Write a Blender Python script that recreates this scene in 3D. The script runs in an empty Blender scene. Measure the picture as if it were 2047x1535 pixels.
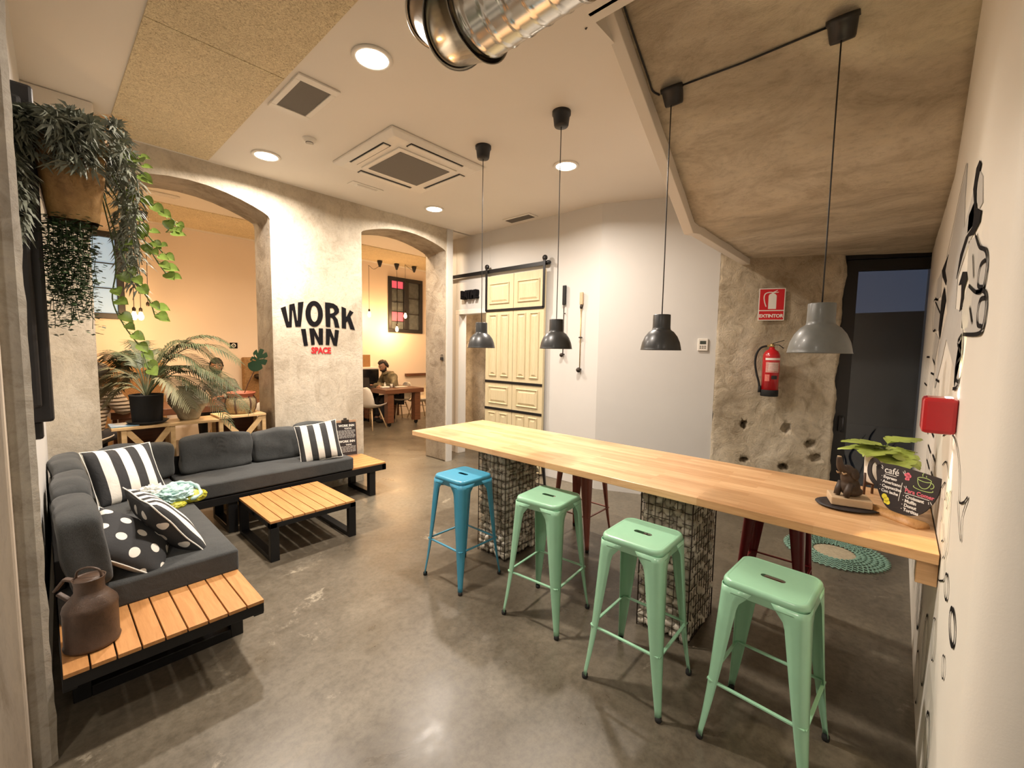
import bpy, bmesh, math, random
from mathutils import Vector, Matrix, Euler, noise
PI=math.pi
random.seed(7)
S=bpy.context.scene
C=bpy.data.collections.new('place'); S.collection.children.link(C)
sin,cos=math.sin,math.cos

# ------------------------------------------------------------------ camera, world, exposure
CAMH=1.60; FPX=855.794; PITCH,YAW,ROLL=.0790,.7353,.0166
def make_camera():
    f=Vector((cos(PITCH)*cos(YAW),cos(PITCH)*sin(YAW),-sin(PITCH)))
    r=f.cross(Vector((0,0,1))).normalized(); u=r.cross(f)
    c,s=cos(ROLL),sin(ROLL)
    r2=c*r+s*u; u2=-s*r+c*u
    cd=bpy.data.cameras.new('camera'); cd.sensor_fit='HORIZONTAL'; cd.sensor_width=36; cd.lens=FPX/2047*36
    cd.clip_start=.05; cd.clip_end=80
    o=bpy.data.objects.new('camera',cd); C.objects.link(o)
    o.matrix_world=Matrix(((r2.x,u2.x,-f.x,0),(r2.y,u2.y,-f.y,0),(r2.z,u2.z,-f.z,CAMH),(0,0,0,1)))
    S.camera=o
make_camera()
S.view_settings.view_transform='Standard'; S.view_settings.look='None'; S.view_settings.gamma=1
S.view_settings.use_curve_mapping=False; S.view_settings.exposure=-0.16
S.render.film_transparent=False
W=bpy.data.worlds.new('dusk'); S.world=W; W.use_nodes=True
W.node_tree.nodes['Background'].inputs[0].default_value=(.19,.215,.30,1)
W.node_tree.nodes['Background'].inputs[1].default_value=.6

WARM=(1,.88,.765)
def area(name,loc,size,power,col=WARM,rot=(0,0,0),shape='DISK',spread=PI,sizey=None):
    d=bpy.data.lights.new(name,'AREA'); d.shape=shape; d.size=size; d.energy=power; d.color=col; d.spread=spread
    if sizey: d.size_y=sizey
    o=bpy.data.objects.new(name,d); C.objects.link(o); o.location=loc; o.rotation_euler=rot
    return o
ZC=3.24            # ceiling height of the front room
DL=[(1.35,2.33),(1.40,4.17),(3.22,2.31),(3.20,4.17)]     # recessed ceiling lights seen in the photo
DL_FILL=[(-1.1,.5),(-.6,-1.8)]                                  # unseen fill lights added behind the camera, built like the ceiling ones
ZB=3.5; BR_FILL=[(.2,5.55),(1.9,5.55),(3.5,5.55),(5.2,5.55),(7.2,5.55)]           # fill lights added to the back room, hidden above the arches

# ------------------------------------------------------------------ object helpers
def tag(o,label=None,cat=None,group=None,kind=None):
    if label: o['label']=label
    if cat: o['category']=cat
    if group: o['group']=group
    if kind: o['kind']=kind
    return o
def thing(name,label,cat,loc=(0,0,0),rz=0,group=None):
    o=bpy.data.objects.new(name,None); C.objects.link(o); o.empty_display_size=.1
    o.location=loc; o.rotation_euler=(0,0,rz)
    return tag(o,label,cat,group)
def link(name,me,mat,parent=None,bev=0,smooth=False,sub=0,loc=None,rot=None):
    if mat is not None:
        for m in (mat if isinstance(mat,(list,tuple)) else [mat]): me.materials.append(m)
    o=bpy.data.objects.new(name,me); C.objects.link(o)
    if parent is not None: o.parent=parent
    if loc is not None: o.location=loc
    if rot is not None: o.rotation_euler=rot
    if smooth:
        for p in me.polygons: p.use_smooth=True
    if bev:
        m=o.modifiers.new('bevel','BEVEL'); m.width=bev; m.segments=2; m.limit_method='ANGLE'; m.angle_limit=.6
    if sub:
        m=o.modifiers.new('sub','SUBSURF'); m.levels=sub; m.render_levels=sub
    return o
class B:
    """collects shapes, then links them as ONE mesh object"""
    def __init__(s): s.bm=bmesh.new(); s.mi=0
    def _t(s,vs,M):
        for v in vs: v.co=M@v.co
    def _mi(s,fs):
        for f in fs: f.material_index=s.mi
    def box(s,x0,y0,z0,x1,y1,z1,M=None):
        vs=[s.bm.verts.new((x,y,z)) for z in (z0,z1) for y in (y0,y1) for x in (x0,x1)]
        fs=[s.bm.faces.new([vs[i] for i in q]) for q in ((0,2,3,1),(4,5,7,6),(0,1,5,4),(2,6,7,3),(0,4,6,2),(1,3,7,5))]
        if M: s._t(vs,M)
        s._mi(fs); return s
    def bar(s,a,b,w,h=None,up=(0,0,1)):
        """square bar from a to b, w across, h along 'up'"""
        h=h or w; a=Vector(a);b=Vector(b);d=(b-a);L=d.length;d.normalize();u=Vector(up)
        if abs(d.dot(u))>.98: u=Vector((1,0,0))
        x=d.cross(u).normalized(); y=x.cross(d)
        M=Matrix(((d.x,x.x,y.x,a.x),(d.y,x.y,y.y,a.y),(d.z,x.z,y.z,a.z),(0,0,0,1)))
        return s.box(0,-w/2,-h/2,L,w/2,h/2,M)
    def tube(s,pts,r,n=8,cap=True):
        pts=[Vector(p) for p in pts]; rr=r if isinstance(r,(list,tuple)) else [r]*len(pts)
        rings=[];x=None
        for i,p in enumerate(pts):
            d=(pts[min(i+1,len(pts)-1)]-pts[max(i-1,0)]).normalized()
            if x is None:
                x=d.orthogonal().normalized()
            else:
                x=(x-d*x.dot(d)); x=x.normalized() if x.length>1e-6 else d.orthogonal().normalized()
            y=d.cross(x)
            rings.append([s.bm.verts.new(p+(x*cos(2*PI*k/n)+y*sin(2*PI*k/n))*rr[i]) for k in range(n)])
        fs=[]
        for a,b in zip(rings,rings[1:]):
            for k in range(n): fs.append(s.bm.faces.new((a[k],a[(k+1)%n],b[(k+1)%n],b[k])))
        if cap and rr[0]>1e-5 and rr[-1]>1e-5:
            fs.append(s.bm.faces.new(rings[0][::-1])); fs.append(s.bm.faces.new(rings[-1]))
        for f in fs: f.smooth=True
        s._mi(fs); return s
    def lathe(s,prof,n=32,c=(0,0,0),M=None,sx=1,sy=1):
        c=Vector(c); rings=[];vv=[]
        for r,z in prof:
            if r<1e-6: v=[s.bm.verts.new(c+Vector((0,0,z)))]
            else: v=[s.bm.verts.new(c+Vector((r*sx*cos(2*PI*k/n),r*sy*sin(2*PI*k/n),z))) for k in range(n)]
            rings.append(v);vv+=v
        fs=[]
        for a,b in zip(rings,rings[1:]):
            for k in range(n):
                A=a if len(a)>1 else a*n; Bb=b if len(b)>1 else b*n
                q=[A[k],A[(k+1)%n],Bb[(k+1)%n],Bb[k]]; q2=[]
                for v in q:
                    if v not in q2: q2.append(v)
                if len(q2)>2: fs.append(s.bm.faces.new(q2))
        for f in fs: f.smooth=True
        if M: s._t(vv,M)
        s._mi(fs); return s
    def loft(s,rings,closed=True,cap=False,smooth=True):
        R=[[s.bm.verts.new(p) for p in r] for r in rings]; fs=[]
        n=len(R[0])
        for a,b in zip(R,R[1:]):
            for k in range(n if closed else n-1): fs.append(s.bm.faces.new((a[k],a[(k+1)%n],b[(k+1)%n],b[k])))
        if cap: fs.append(s.bm.faces.new(R[0][::-1])); fs.append(s.bm.faces.new(R[-1]))
        for f in fs: f.smooth=smooth
        s._mi(fs); return s
    def poly(s,pts):
        f=s.bm.faces.new([s.bm.verts.new(p) for p in pts]); s._mi([f]); return s
    def prism(s,pts,v):
        """polygon pts pushed along vector v"""
        v=Vector(v); a=[s.bm.verts.new(p) for p in pts]; b=[s.bm.verts.new(Vector(p)+v) for p in pts]; n=len(a)
        fs=[s.bm.faces.new(a[::-1]),s.bm.faces.new(b)]
        for k in range(n): fs.append(s.bm.faces.new((a[k],a[(k+1)%n],b[(k+1)%n],b[k])))
        s._mi(fs); return s
    def blob(s,c,r,sub=2,M=None,rand=0):
        res=bmesh.ops.create_icosphere(s.bm,subdivisions=sub,radius=1)
        r=r if isinstance(r,(list,tuple)) else (r,r,r)
        fs=set()
        for v in res['verts']:
            k=1+rand*noise.noise(v.co*1.7+Vector(c)*9)
            v.co=Vector((v.co.x*r[0]*k,v.co.y*r[1]*k,v.co.z*r[2]*k))
            if M: v.co=M@v.co
            v.co+=Vector(c)
            fs|=set(v.link_faces)
        for f in fs: f.smooth=True
        s._mi(fs); return s
    def add(s,me,M=None):
        n0=len(s.bm.verts); s.bm.from_mesh(me); s.bm.verts.ensure_lookup_table()
        if M: s._t(s.bm.verts[n0:],M)
        return s
    def build(s,name,mat,parent=None,norm=True,**k):
        if norm: bmesh.ops.recalc_face_normals(s.bm,faces=s.bm.faces)
        me=bpy.data.meshes.new(name); s.bm.to_mesh(me); s.bm.free()
        return link(name,me,mat,parent,**k)
def struct(o): o['kind']='structure'; return o
def ev_mesh(o):
    """evaluated mesh of a temporary object, which is then removed"""
    dg=bpy.context.evaluated_depsgraph_get(); dg.update()
    me=bpy.data.meshes.new_from_object(o.evaluated_get(dg)); me.materials.clear()
    d=o.data; bpy.data.objects.remove(o)
    return me
def shape2d(conts,depth,res=1):
    cu=bpy.data.curves.new('t','CURVE'); cu.dimensions='2D'; cu.fill_mode='BOTH'; cu.extrude=depth/2
    for c in conts:
        sp=cu.splines.new('POLY'); sp.points.add(len(c)-1); sp.use_cyclic_u=True
        for p,q in zip(sp.points,c): p.co=(q[0],q[1],0,1)
    o=bpy.data.objects.new('t',cu); C.objects.link(o); return ev_mesh(o)
def text2d(body,size,depth,bold=0,align='CENTER',shear=0,space=1):
    cu=bpy.data.curves.new('t','FONT'); cu.body=body; cu.size=size; cu.extrude=depth/2; cu.offset=bold; cu.align_x=align; cu.shear=shear
    cu.space_character=space; cu.resolution_u=3
    o=bpy.data.objects.new('t',cu); C.objects.link(o); return ev_mesh(o)
def frameM(o,x,y):
    """matrix with origin o, local x along x, local y along y"""
    x=Vector(x).normalized(); y=Vector(y).normalized(); z=x.cross(y)
    return Matrix(((x.x,y.x,z.x,o[0]),(x.y,y.y,z.y,o[1]),(x.z,y.z,z.z,o[2]),(0,0,0,1)))
def TR(x,y,z,rx=0,ry=0,rz=0,s=1): return Matrix.Translation((x,y,z))@Euler((rx,ry,rz)).to_matrix().to_4x4()@Matrix.Scale(s,4)
def dup(o,loc,rz=None,label=None,group=None):
    def cp(a,par):
        c=a.copy(); C.objects.link(c); c.parent=par
        for ch in [x for x in kids.get(a.name,[])]: cp(ch,c)
        return c
    kids={}
    for x in C.objects:
        if x.parent: kids.setdefault(x.parent.name,[]).append(x)
    r=cp(o,None); r.location=loc
    if rz is not None: r.rotation_euler[2]=rz
    if label: r['label']=label
    if group: r['group']=group
    return r

# ------------------------------------------------------------------ materials
MATS={}
def nm(name):
    m=bpy.data.materials.new(name); m.use_nodes=True; nt=m.node_tree
    return m,nt,nt.nodes['Principled BSDF']
def N(nt,t,**k):
    n=nt.nodes.new(t)
    for a,b in k.items(): setattr(n,a,b)
    return n
def ramp(nt,fac,stops):
    r=N(nt,'ShaderNodeValToRGB'); e=r.color_ramp.elements
    while len(e)<len(stops): e.new(.5)
    for el,(p,c) in zip(e,stops): el.position=p; el.color=(*c,1) if len(c)==3 else c
    nt.links.new(fac,r.inputs[0]); return r
def coords(nt,scale=(1,1,1),rot=(0,0,0),kind='Object'):
    t=N(nt,'ShaderNodeTexCoord'); mp=N(nt,'ShaderNodeMapping'); mp.inputs['Scale'].default_value=scale; mp.inputs['Rotation'].default_value=rot
    nt.links.new(t.outputs[kind],mp.inputs[0]); return mp.outputs[0]
def nz(nt,vec,scale,detail=6,rough=.6,dist=0):
    n=N(nt,'ShaderNodeTexNoise'); n.inputs['Scale'].default_value=scale; n.inputs['Detail'].default_value=detail; n.inputs['Roughness'].default_value=rough
    n.inputs['Distortion'].default_value=dist
    nt.links.new(vec,n.inputs['Vector']); return n.outputs['Fac']
def bump(nt,p,h,strength=.3,dist=.01):
    b=N(nt,'ShaderNodeBump'); b.inputs['Strength'].default_value=strength; b.inputs['Distance'].default_value=dist
    nt.links.new(h,b.inputs['Height']); nt.links.new(b.outputs[0],p.inputs['Normal'])
def mixc(nt,fac,a,b,mode='MIX'):
    m=N(nt,'ShaderNodeMix',data_type='RGBA',blend_type=mode)
    if isinstance(fac,(int,float)): m.inputs[0].default_value=fac
    else: nt.links.new(fac,m.inputs[0])
    for s,v in ((6,a),(7,b)):
        if isinstance(v,tuple): m.inputs[s].default_value=(*v,1)
        else: nt.links.new(v,m.inputs[s])
    return m.outputs[2]
def plain(name,col,rough=.5,metal=0,var=.06,scale=30,bmp=0,sheen=0,coat=0,trans=0):
    m,nt,p=nm(name)
    v=coords(nt); f=nz(nt,v,scale)
    a=tuple(max(0,c*(1-var)) for c in col); b=tuple(min(1,c*(1+var)) for c in col)
    r=ramp(nt,f,[(.3,a),(.7,b)]); nt.links.new(r.outputs[0],p.inputs['Base Color'])
    p.inputs['Roughness'].default_value=rough; p.inputs['Metallic'].default_value=metal
    if sheen: p.inputs['Sheen Weight'].default_value=sheen
    if coat: p.inputs['Coat Weight'].default_value=coat; p.inputs['Coat Roughness'].default_value=.15
    if trans: p.inputs['Transmission Weight'].default_value=trans
    if bmp: bump(nt,p,f,bmp,.004)
    return m
def emit(name,col,st):
    m,nt,p=nm(name); p.inputs['Emission Color'].default_value=(*col,1); p.inputs['Emission Strength'].default_value=st; p.inputs['Base Color'].default_value=(*col,1)
    return m
def m_concrete(name,c1,c2,c3,scale=1.4,rough=.85,bmp=.5,stretch=(1,1,1),streak=.4,midf=.75):
    """mottled bare plaster / concrete: large stains, mid blotches, pits"""
    m,nt,p=nm(name); v=coords(nt,stretch)
    big=nz(nt,v,scale,8,.62,.4); mid=nz(nt,v,scale*5,8,.7,.8); fine=nz(nt,v,scale*38,6,.75)
    r1=ramp(nt,big,[(.3,c1),(.5,c2),(.68,c3)])
    r2=ramp(nt,mid,[(.36,(.62,.58,.52)),(.5,(.95,.95,.95)),(.66,(1.1,1.08,1.03))])
    c=mixc(nt,midf,r1.outputs[0],r2.outputs[0],'MULTIPLY')
    r3=ramp(nt,fine,[(.33,(.72,.7,.66)),(.5,(1,1,1))]); c=mixc(nt,streak,c,r3.outputs[0],'MULTIPLY')
    nt.links.new(c,p.inputs['Base Color']); p.inputs['Roughness'].default_value=rough
    ad=N(nt,'ShaderNodeMath',operation='MULTIPLY_ADD'); nt.links.new(mid,ad.inputs[0]); ad.inputs[1].default_value=2.2; nt.links.new(fine,ad.inputs[2])
    bump(nt,p,ad.outputs[0],bmp,.012)
    return m
def m_floor():
    m,nt,p=nm('polished_concrete'); v=coords(nt)
    big=nz(nt,v,.55,6,.6,.6); mid=nz(nt,v,2.6,8,.72,.35); fine=nz(nt,v,26,8,.75); st=nz(nt,coords(nt,(1,1,1),(0,0,.6)),1.15,10,.72,1.6)
    r1=ramp(nt,big,[(.3,(.086,.072,.053)),(.5,(.138,.119,.089)),(.72,(.215,.190,.143))])
    r2=ramp(nt,mid,[(.32,(.66,.62,.56)),(.5,(.96,.95,.93)),(.68,(1.3,1.27,1.2))])
    c=mixc(nt,.6,r1.outputs[0],r2.outputs[0],'MULTIPLY')
    r3=ramp(nt,fine,[(.36,(.66,.65,.62)),(.58,(1.12,1.12,1.12))]); c=mixc(nt,.75,c,r3.outputs[0],'MULTIPLY')
    sm=ramp(nt,st,[(.605,(0,0,0)),(.66,(1,1,1))]); br=ramp(nt,fine,[(.42,(0,0,0)),(.58,(1,1,1))])
    mk=N(nt,'ShaderNodeMath',operation='MULTIPLY'); nt.links.new(sm.outputs[0],mk.inputs[0]); nt.links.new(br.outputs[0],mk.inputs[1])
    mk2=N(nt,'ShaderNodeMath',operation='MULTIPLY'); nt.links.new(mk.outputs[0],mk2.inputs[0]); mk2.inputs[1].default_value=.55
    c=mixc(nt,mk2.outputs[0],c,(.47,.42,.32))
    nt.links.new(c,p.inputs['Base Color'])
    rr=ramp(nt,mid,[(.3,(.24,.24,.24)),(.7,(.46,.46,.46))]); nt.links.new(rr.outputs[0],p.inputs['Roughness'])
    p.inputs['Specular IOR Level'].default_value=.55
    bump(nt,p,fine,.06,.003)
    return m
def m_paint(name,col,rough=.6,var=.03):
    m,nt,p=nm(name); v=coords(nt); f=nz(nt,v,.9,5,.5); g=nz(nt,v,160,3,.6)
    r=ramp(nt,f,[(.3,tuple(c*(1-var) for c in col)),(.7,tuple(min(1,c*(1+var)) for c in col))]); nt.links.new(r.outputs[0],p.inputs['Base Color'])
    p.inputs['Roughness'].default_value=rough; bump(nt,p,g,.12,.002); return m
def m_wood(name,c1,c2,grain='Y',rough=.42,scale=1.0,staves=False,coat=0):
    m,nt,p=nm(name)
    sc={'Y':(14,1.1,14),'X':(1.1,14,14),'Z':(14,14,1.1)}[grain]
    v=coords(nt,tuple(a*scale for a in sc)); f=nz(nt,v,3.2,8,.62,.9); g=nz(nt,v,14,4,.6)
    r=ramp(nt,f,[(.28,c1),(.7,c2)]); c=r.outputs[0]
    r2=ramp(nt,g,[(.3,(.86,.82,.78)),(.6,(1,1,1))]); c=mixc(nt,.5,c,r2.outputs[0],'MULTIPLY')
    if staves:
        b=N(nt,'ShaderNodeTexBrick'); nt.links.new(coords(nt,(1,1,1),(0,0,PI/2)),b.inputs['Vector'])
        b.inputs['Scale'].default_value=1; b.inputs['Brick Width'].default_value=.46; b.inputs['Row Height'].default_value=.042
        b.inputs['Mortar Size'].default_value=.0006; b.inputs['Mortar Smooth'].default_value=.6; b.offset=.37; b.squash=1
        b.inputs['Color1'].default_value=(.86,.74,.64,1); b.inputs['Color2'].default_value=(1.12,1.1,1.06,1); b.inputs['Mortar'].default_value=(.8,.7,.6,1)
        c=mixc(nt,.9,c,b.outputs[0],'MULTIPLY')
    nt.links.new(c,p.inputs['Base Color']); p.inputs['Roughness'].default_value=rough
    if coat: p.inputs['Coat Weight'].default_value=coat; p.inputs['Coat Roughness'].default_value=.25
    bump(nt,p,f,.08,.003); return m
def m_fibre():
    m,nt,p=nm('wood_wool_board'); v=coords(nt); f=nz(nt,v,55,5,.8,2.2); g=nz(nt,v,2,5,.6); k=nz(nt,v,260,2,.5,3)
    r=ramp(nt,f,[(.36,(.38,.29,.17)),(.5,(.76,.64,.42)),(.64,(.92,.83,.60))])
    r2=ramp(nt,g,[(.3,(.9,.89,.86)),(.7,(1.08,1.06,1.02))]); c=mixc(nt,.8,r.outputs[0],r2.outputs[0],'MULTIPLY')
    nt.links.new(c,p.inputs['Base Color']); p.inputs['Roughness'].default_value=.95; bump(nt,p,k,.45,.005); return m
def m_fabric(name,c1,c2,sc=1):
    m,nt,p=nm(name); v=coords(nt); f=nz(nt,v,420*sc,2,.5); g=nz(nt,v,9,5,.6,.6)
    r=ramp(nt,f,[(.35,c1),(.65,c2)]); r2=ramp(nt,g,[(.3,(.86,.86,.86)),(.7,(1.08,1.08,1.08))])
    c=mixc(nt,1,r.outputs[0],r2.outputs[0],'MULTIPLY')
    nt.links.new(c,p.inputs['Base Color']); p.inputs['Roughness'].default_value=.92; p.inputs['Sheen Weight'].default_value=.12
    ad=N(nt,'ShaderNodeMath',operation='MULTIPLY_ADD'); nt.links.new(g,ad.inputs[0]); ad.inputs[1].default_value=6; nt.links.new(f,ad.inputs[2])
    bump(nt,p,ad.outputs[0],.25,.006); return m
def m_stripe(name,n=9,c1=(.80,.77,.70),c2=(.035,.036,.038),axis=0,off=0,duty=.5):
    m,nt,p=nm(name); t=N(nt,'ShaderNodeTexCoord'); sx=N(nt,'ShaderNodeSeparateXYZ'); nt.links.new(t.outputs['Object'],sx.inputs[0])
    a=N(nt,'ShaderNodeMath',operation='MULTIPLY_ADD'); nt.links.new(sx.outputs[axis],a.inputs[0]); a.inputs[1].default_value=n; a.inputs[2].default_value=off+50
    fr=N(nt,'ShaderNodeMath',operation='FRACT'); nt.links.new(a.outputs[0],fr.inputs[0])
    g=N(nt,'ShaderNodeMath',operation='GREATER_THAN'); nt.links.new(fr.outputs[0],g.inputs[0]); g.inputs[1].default_value=duty
    c=mixc(nt,g.outputs[0],c1,c2); nt.links.new(c,p.inputs['Base Color']); p.inputs['Roughness'].default_value=.9
    w=nz(nt,coords(nt),12,5,.6,.5); bump(nt,p,w,.5,.012); return m
def m_dots(name,sp=.085,r=.021):
    """white dots in a staggered grid on charcoal"""
    m,nt,p=nm(name); t=N(nt,'ShaderNodeTexCoord'); sx=N(nt,'ShaderNodeSeparateXYZ'); nt.links.new(t.outputs['Object'],sx.inputs[0])
    def M(op,a,b=None,c=None):
        q=N(nt,'ShaderNodeMath',operation=op)
        for i,x in enumerate((a,b,c)):
            if x is None: continue
            if isinstance(x,(int,float)): q.inputs[i].default_value=x
            else: nt.links.new(x,q.inputs[i])
        return q.outputs[0]
    X,Y=sx.outputs[0],sx.outputs[1]; best=None
    for ox,oy in ((0,0),(.5,.5)):
        u=M('MULTIPLY_ADD',X,1/sp,20+ox); w=M('MULTIPLY_ADD',Y,1/(sp*1.3),20+oy)
        u=M('SUBTRACT',M('FRACT',u),.5); w=M('MULTIPLY',M('SUBTRACT',M('FRACT',w),.5),1.3)
        d=M('SQRT',M('ADD',M('MULTIPLY',u,u),M('MULTIPLY',w,w)))
        l=M('LESS_THAN',d,r/sp); best=l if best is None else M('MAXIMUM',best,l)
    c=mixc(nt,best,(.035,.036,.038),(.80,.77,.70)); nt.links.new(c,p.inputs['Base Color']); p.inputs['Roughness'].default_value=.9
    w=nz(nt,coords(nt),12,5,.6,.5); bump(nt,p,w,.5,.012); return m
def m_ground(name,c,mix,fine):
    return plain(name,c,.9,0,mix,fine)

M_floor=m_floor()
M_plaster=m_concrete('bare_plaster',(.44,.375,.285),(.60,.53,.42),(.70,.64,.53),1.1,.85,.45,(1,1,.8),.6,.5)
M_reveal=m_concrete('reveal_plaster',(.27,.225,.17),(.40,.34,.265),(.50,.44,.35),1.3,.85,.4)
M_soffit=m_concrete('stair_concrete',(.34,.285,.205),(.62,.54,.41),(.82,.74,.60),1.1,.9,.8,(1,.42,1),.6,.62)
M_rough=m_concrete('stripped_concrete',(.34,.27,.18),(.62,.53,.39),(.82,.73,.58),1.5,.92,1.0)
M_white=m_paint('white_wall_paint',(.60,.585,.555))
M_ceil=m_paint('ceiling_paint',(.78,.73,.655))
M_mural=m_paint('mural_wall_paint',(.80,.76,.68))
M_peach=m_paint('back_wall_paint',(.80,.68,.56))
M_jamb=m_concrete('doorway_plaster',(.50,.42,.34),(.62,.54,.45),(.72,.64,.54),.8,.8,.2,(3,3,.35))
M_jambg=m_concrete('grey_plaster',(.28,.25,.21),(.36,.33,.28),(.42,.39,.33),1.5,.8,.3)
M_fibre=m_fibre()
M_table=m_wood('beech_worktop',(.62,.38,.19),(.78,.53,.30),'Y',.36,1,True,.15)
M_slat=m_wood('teak_slat',(.43,.195,.06),(.58,.29,.105),'Y',.5)
M_slatX=m_wood('teak_slat_cross',(.43,.195,.06),(.58,.29,.105),'X',.5)
M_crate=m_wood('pine_crate',(.60,.38,.17),(.76,.53,.27),'X',.55)
M_dwood=m_wood('dark_red_wood',(.075,.028,.014),(.17,.068,.032),'X',.35)
M_wood2=m_wood('log_wood',(.45,.22,.07),(.66,.38,.15),'X',.5)
M_chairleg=m_wood('beech_leg',(.5,.36,.2),(.6,.45,.28),'Z',.5)
M_door=m_wood('cream_door_paint',(.58,.49,.30),(.66,.57,.37),'Z',.5)
M_black=plain('black_metal',(.012,.012,.013),.42,.3,.1,60)
M_blackp=plain('black_plastic',(.014,.013,.014),.45,0,.1,60)
M_shade=plain('charcoal_enamel',(.030,.031,.031),.38,0,.05,40,coat=.1)
M_shade2=plain('grey_enamel',(.13,.135,.125),.4,0,.05,40,coat=.1)
M_shin=plain('shade_inside',(.6,.58,.54),.5)
M_mint=plain('mint_enamel',(.33,.62,.42),.25,0,.04,8,coat=.35)
M_blue=plain('blue_enamel',(.055,.30,.46),.3,0,.05,8,coat=.35)
M_red1=plain('faded_red_enamel',(.30,.085,.06),.35,0,.06,8,coat=.3)
M_red2=plain('dark_red_enamel',(.16,.008,.012),.28,0,.06,8,coat=.35)
M_navy=plain('black_enamel',(.015,.017,.02),.35,0,.06,8,coat=.3)
M_rubber=plain('black_rubber',(.01,.01,.01),.8)
M_cush=m_fabric('charcoal_fabric',(.030,.033,.034),(.062,.066,.066))
M_wire=plain('rusty_wire',(.06,.045,.035),.6,.5,.3,40)
M_stone=[plain('river_stone_%s'%k,c,.75,0,.18,14,.3) for k,c in (('a',(.60,.55,.46)),('b',(.47,.43,.35)),('c',(.72,.67,.57)))]
M_steel=plain('galvanised_steel',(.62,.60,.55),.2,1,.12,6)
M_steeld=plain('dull_steel',(.40,.385,.35),.3,1,.12,6)
M_grille=plain('grey_mesh',(.17,.155,.135),.8,0,.15,400,.4)
M_acw=plain('white_abs',(.78,.735,.66),.45,0,.02)
M_redp=plain('red_enamel',(.52,.012,.018),.25,0,.04,10,coat=.5)
M_redsign=plain('sign_red',(.60,.012,.02),.5,0,.02)
M_whitep=plain('white_print',(.82,.80,.74),.5,0,.02)
M_ink=plain('black_paint',(.006,.005,.006),.85,0,.1); M_ink.node_tree.nodes['Principled BSDF'].inputs['Specular IOR Level'].default_value=.15
M_inkgrey=plain('grey_paint',(.50,.485,.455),.6,0,.05)
M_terra=plain('terracotta',(.42,.115,.055),.6,0,.15,20,.3)
M_basket=plain('woven_basket',(.34,.25,.13),.8,0,.35,70,.6)
M_brown=plain('brown_strap',(.09,.04,.02),.6)
M_clay=m_concrete('green_clay',(.16,.135,.085),(.32,.28,.19),(.48,.43,.32),3,.55,.3)
M_can=m_concrete('rusty_can',(.042,.025,.016),(.075,.043,.027),(.115,.068,.042),4,.38,.2)
M_soil=plain('soil',(.03,.02,.013),.95,0,.3,80,.6)
M_palm=plain('palm_leaf',(.065,.085,.035),.5,0,.35,6)
M_palm2=plain('dry_palm_leaf',(.20,.19,.10),.6,0,.25,6)
M_green=plain('pothos_leaf',(.28,.40,.08),.35,0,.45,14)
M_dgreen=plain('ivy_leaf',(.045,.085,.030),.5,0,.3,20)
M_sage=plain('rosemary_leaf',(.20,.215,.165),.55,0,.5,30)
M_mon=plain('monstera_leaf',(.38,.47,.10),.35,0,.25,9)
M_mond=plain('dark_monstera_leaf',(.012,.034,.014),.3,0,.2,9)
M_stem=plain('green_stem',(.12,.16,.05),.6)
M_copper=m_concrete('ochre_planter',(.22,.11,.03),(.34,.19,.06),(.42,.25,.09),4,.6,.2)
M_straw=plain('dry_grass',(.62,.36,.13),.8,0,.25,30)
M_paper=plain('white_paper',(.75,.72,.66),.7)
M_bluep=plain('blue_folder',(.20,.36,.50),.4)
M_skin=plain('skin',(.36,.19,.12),.5,0,.06,12)
M_hair=plain('dark_hair',(.018,.013,.011),.6,0,.2,90,.5)
M_jumper=m_concrete('patterned_jumper',(.10,.095,.09),(.26,.24,.21),(.50,.46,.40),16,.9,.3)
M_cream=plain('cream_cloth',(.55,.47,.38),.85,0,.06,14,.3)
M_puffer=plain('beige_quilt',(.34,.27,.20),.6,0,.1,20,0)
_nt=M_puffer.node_tree; _w=N(_nt,'ShaderNodeTexWave'); _w.bands_direction='Z'; _w.inputs['Scale'].default_value=7; _w.inputs['Distortion'].default_value=1.2; _nt.links.new(coords(_nt),_w.inputs['Vector']); bump(_nt,_nt.nodes['Principled BSDF'],_w.outputs['Fac'],1,.03)
M_camo=m_concrete('camouflage_cloth',(.045,.04,.02),(.17,.14,.08),(.36,.30,.18),5,.9,.2)
M_trous=plain('dark_trousers',(.02,.02,.024),.85)
M_bag=plain('mint_plastic_film',(.42,.62,.60),.3,0,.1,18,.4,coat=.3)
M_bagw=plain('white_plastic_film',(.72,.74,.70),.3,0,.08,18,.4)
M_yel=plain('yellow_green_pack',(.42,.42,.03),.35,0,.7,22)
M_eleph=plain('dark_carved_wood',(.045,.028,.018),.55,0,.3,20,.2)
M_pine=plain('pale_wood_block',(.55,.40,.25),.6,0,.12,12)
M_doily=plain('teal_crochet',(.22,.38,.30),.9,0,.2,60)
M_doily2=plain('sand_crochet',(.42,.36,.25),.9,0,.2,60)
M_shell=plain('white_shell',(.62,.58,.52),.4,0,.03)
M_fur=plain('cream_fur',(.62,.54,.42),.95,0,.15,40,1)
M_cork=m_concrete('cork_board',(.24,.13,.05),(.36,.21,.09),(.46,.29,.14),22,.9,.3)
M_weave=plain('rattan_weave',(.27,.14,.05),.8,0,.5,120,.6)
M_bulb=emit('filament_glow',(1,.60,.24),38)
M_lamp=emit('led_disc',(1,.90,.74),16)
M_screen=plain('dark_screen',(.01,.01,.012),.2)
M_pinkg=emit('pink_pane',(.62,.09,.13),.9)  # slight glow put into the pane for light coming through from outside
M_greyg=plain('grey_pane',(.10,.11,.11),.15,0,.3,12)
M_bluegl=emit('pale_blue_pane',(.30,.42,.52),.9)  # emission stands in for outside light behind this glass
M_kraft=plain('brown_board',(.36,.22,.13),.8)
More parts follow.
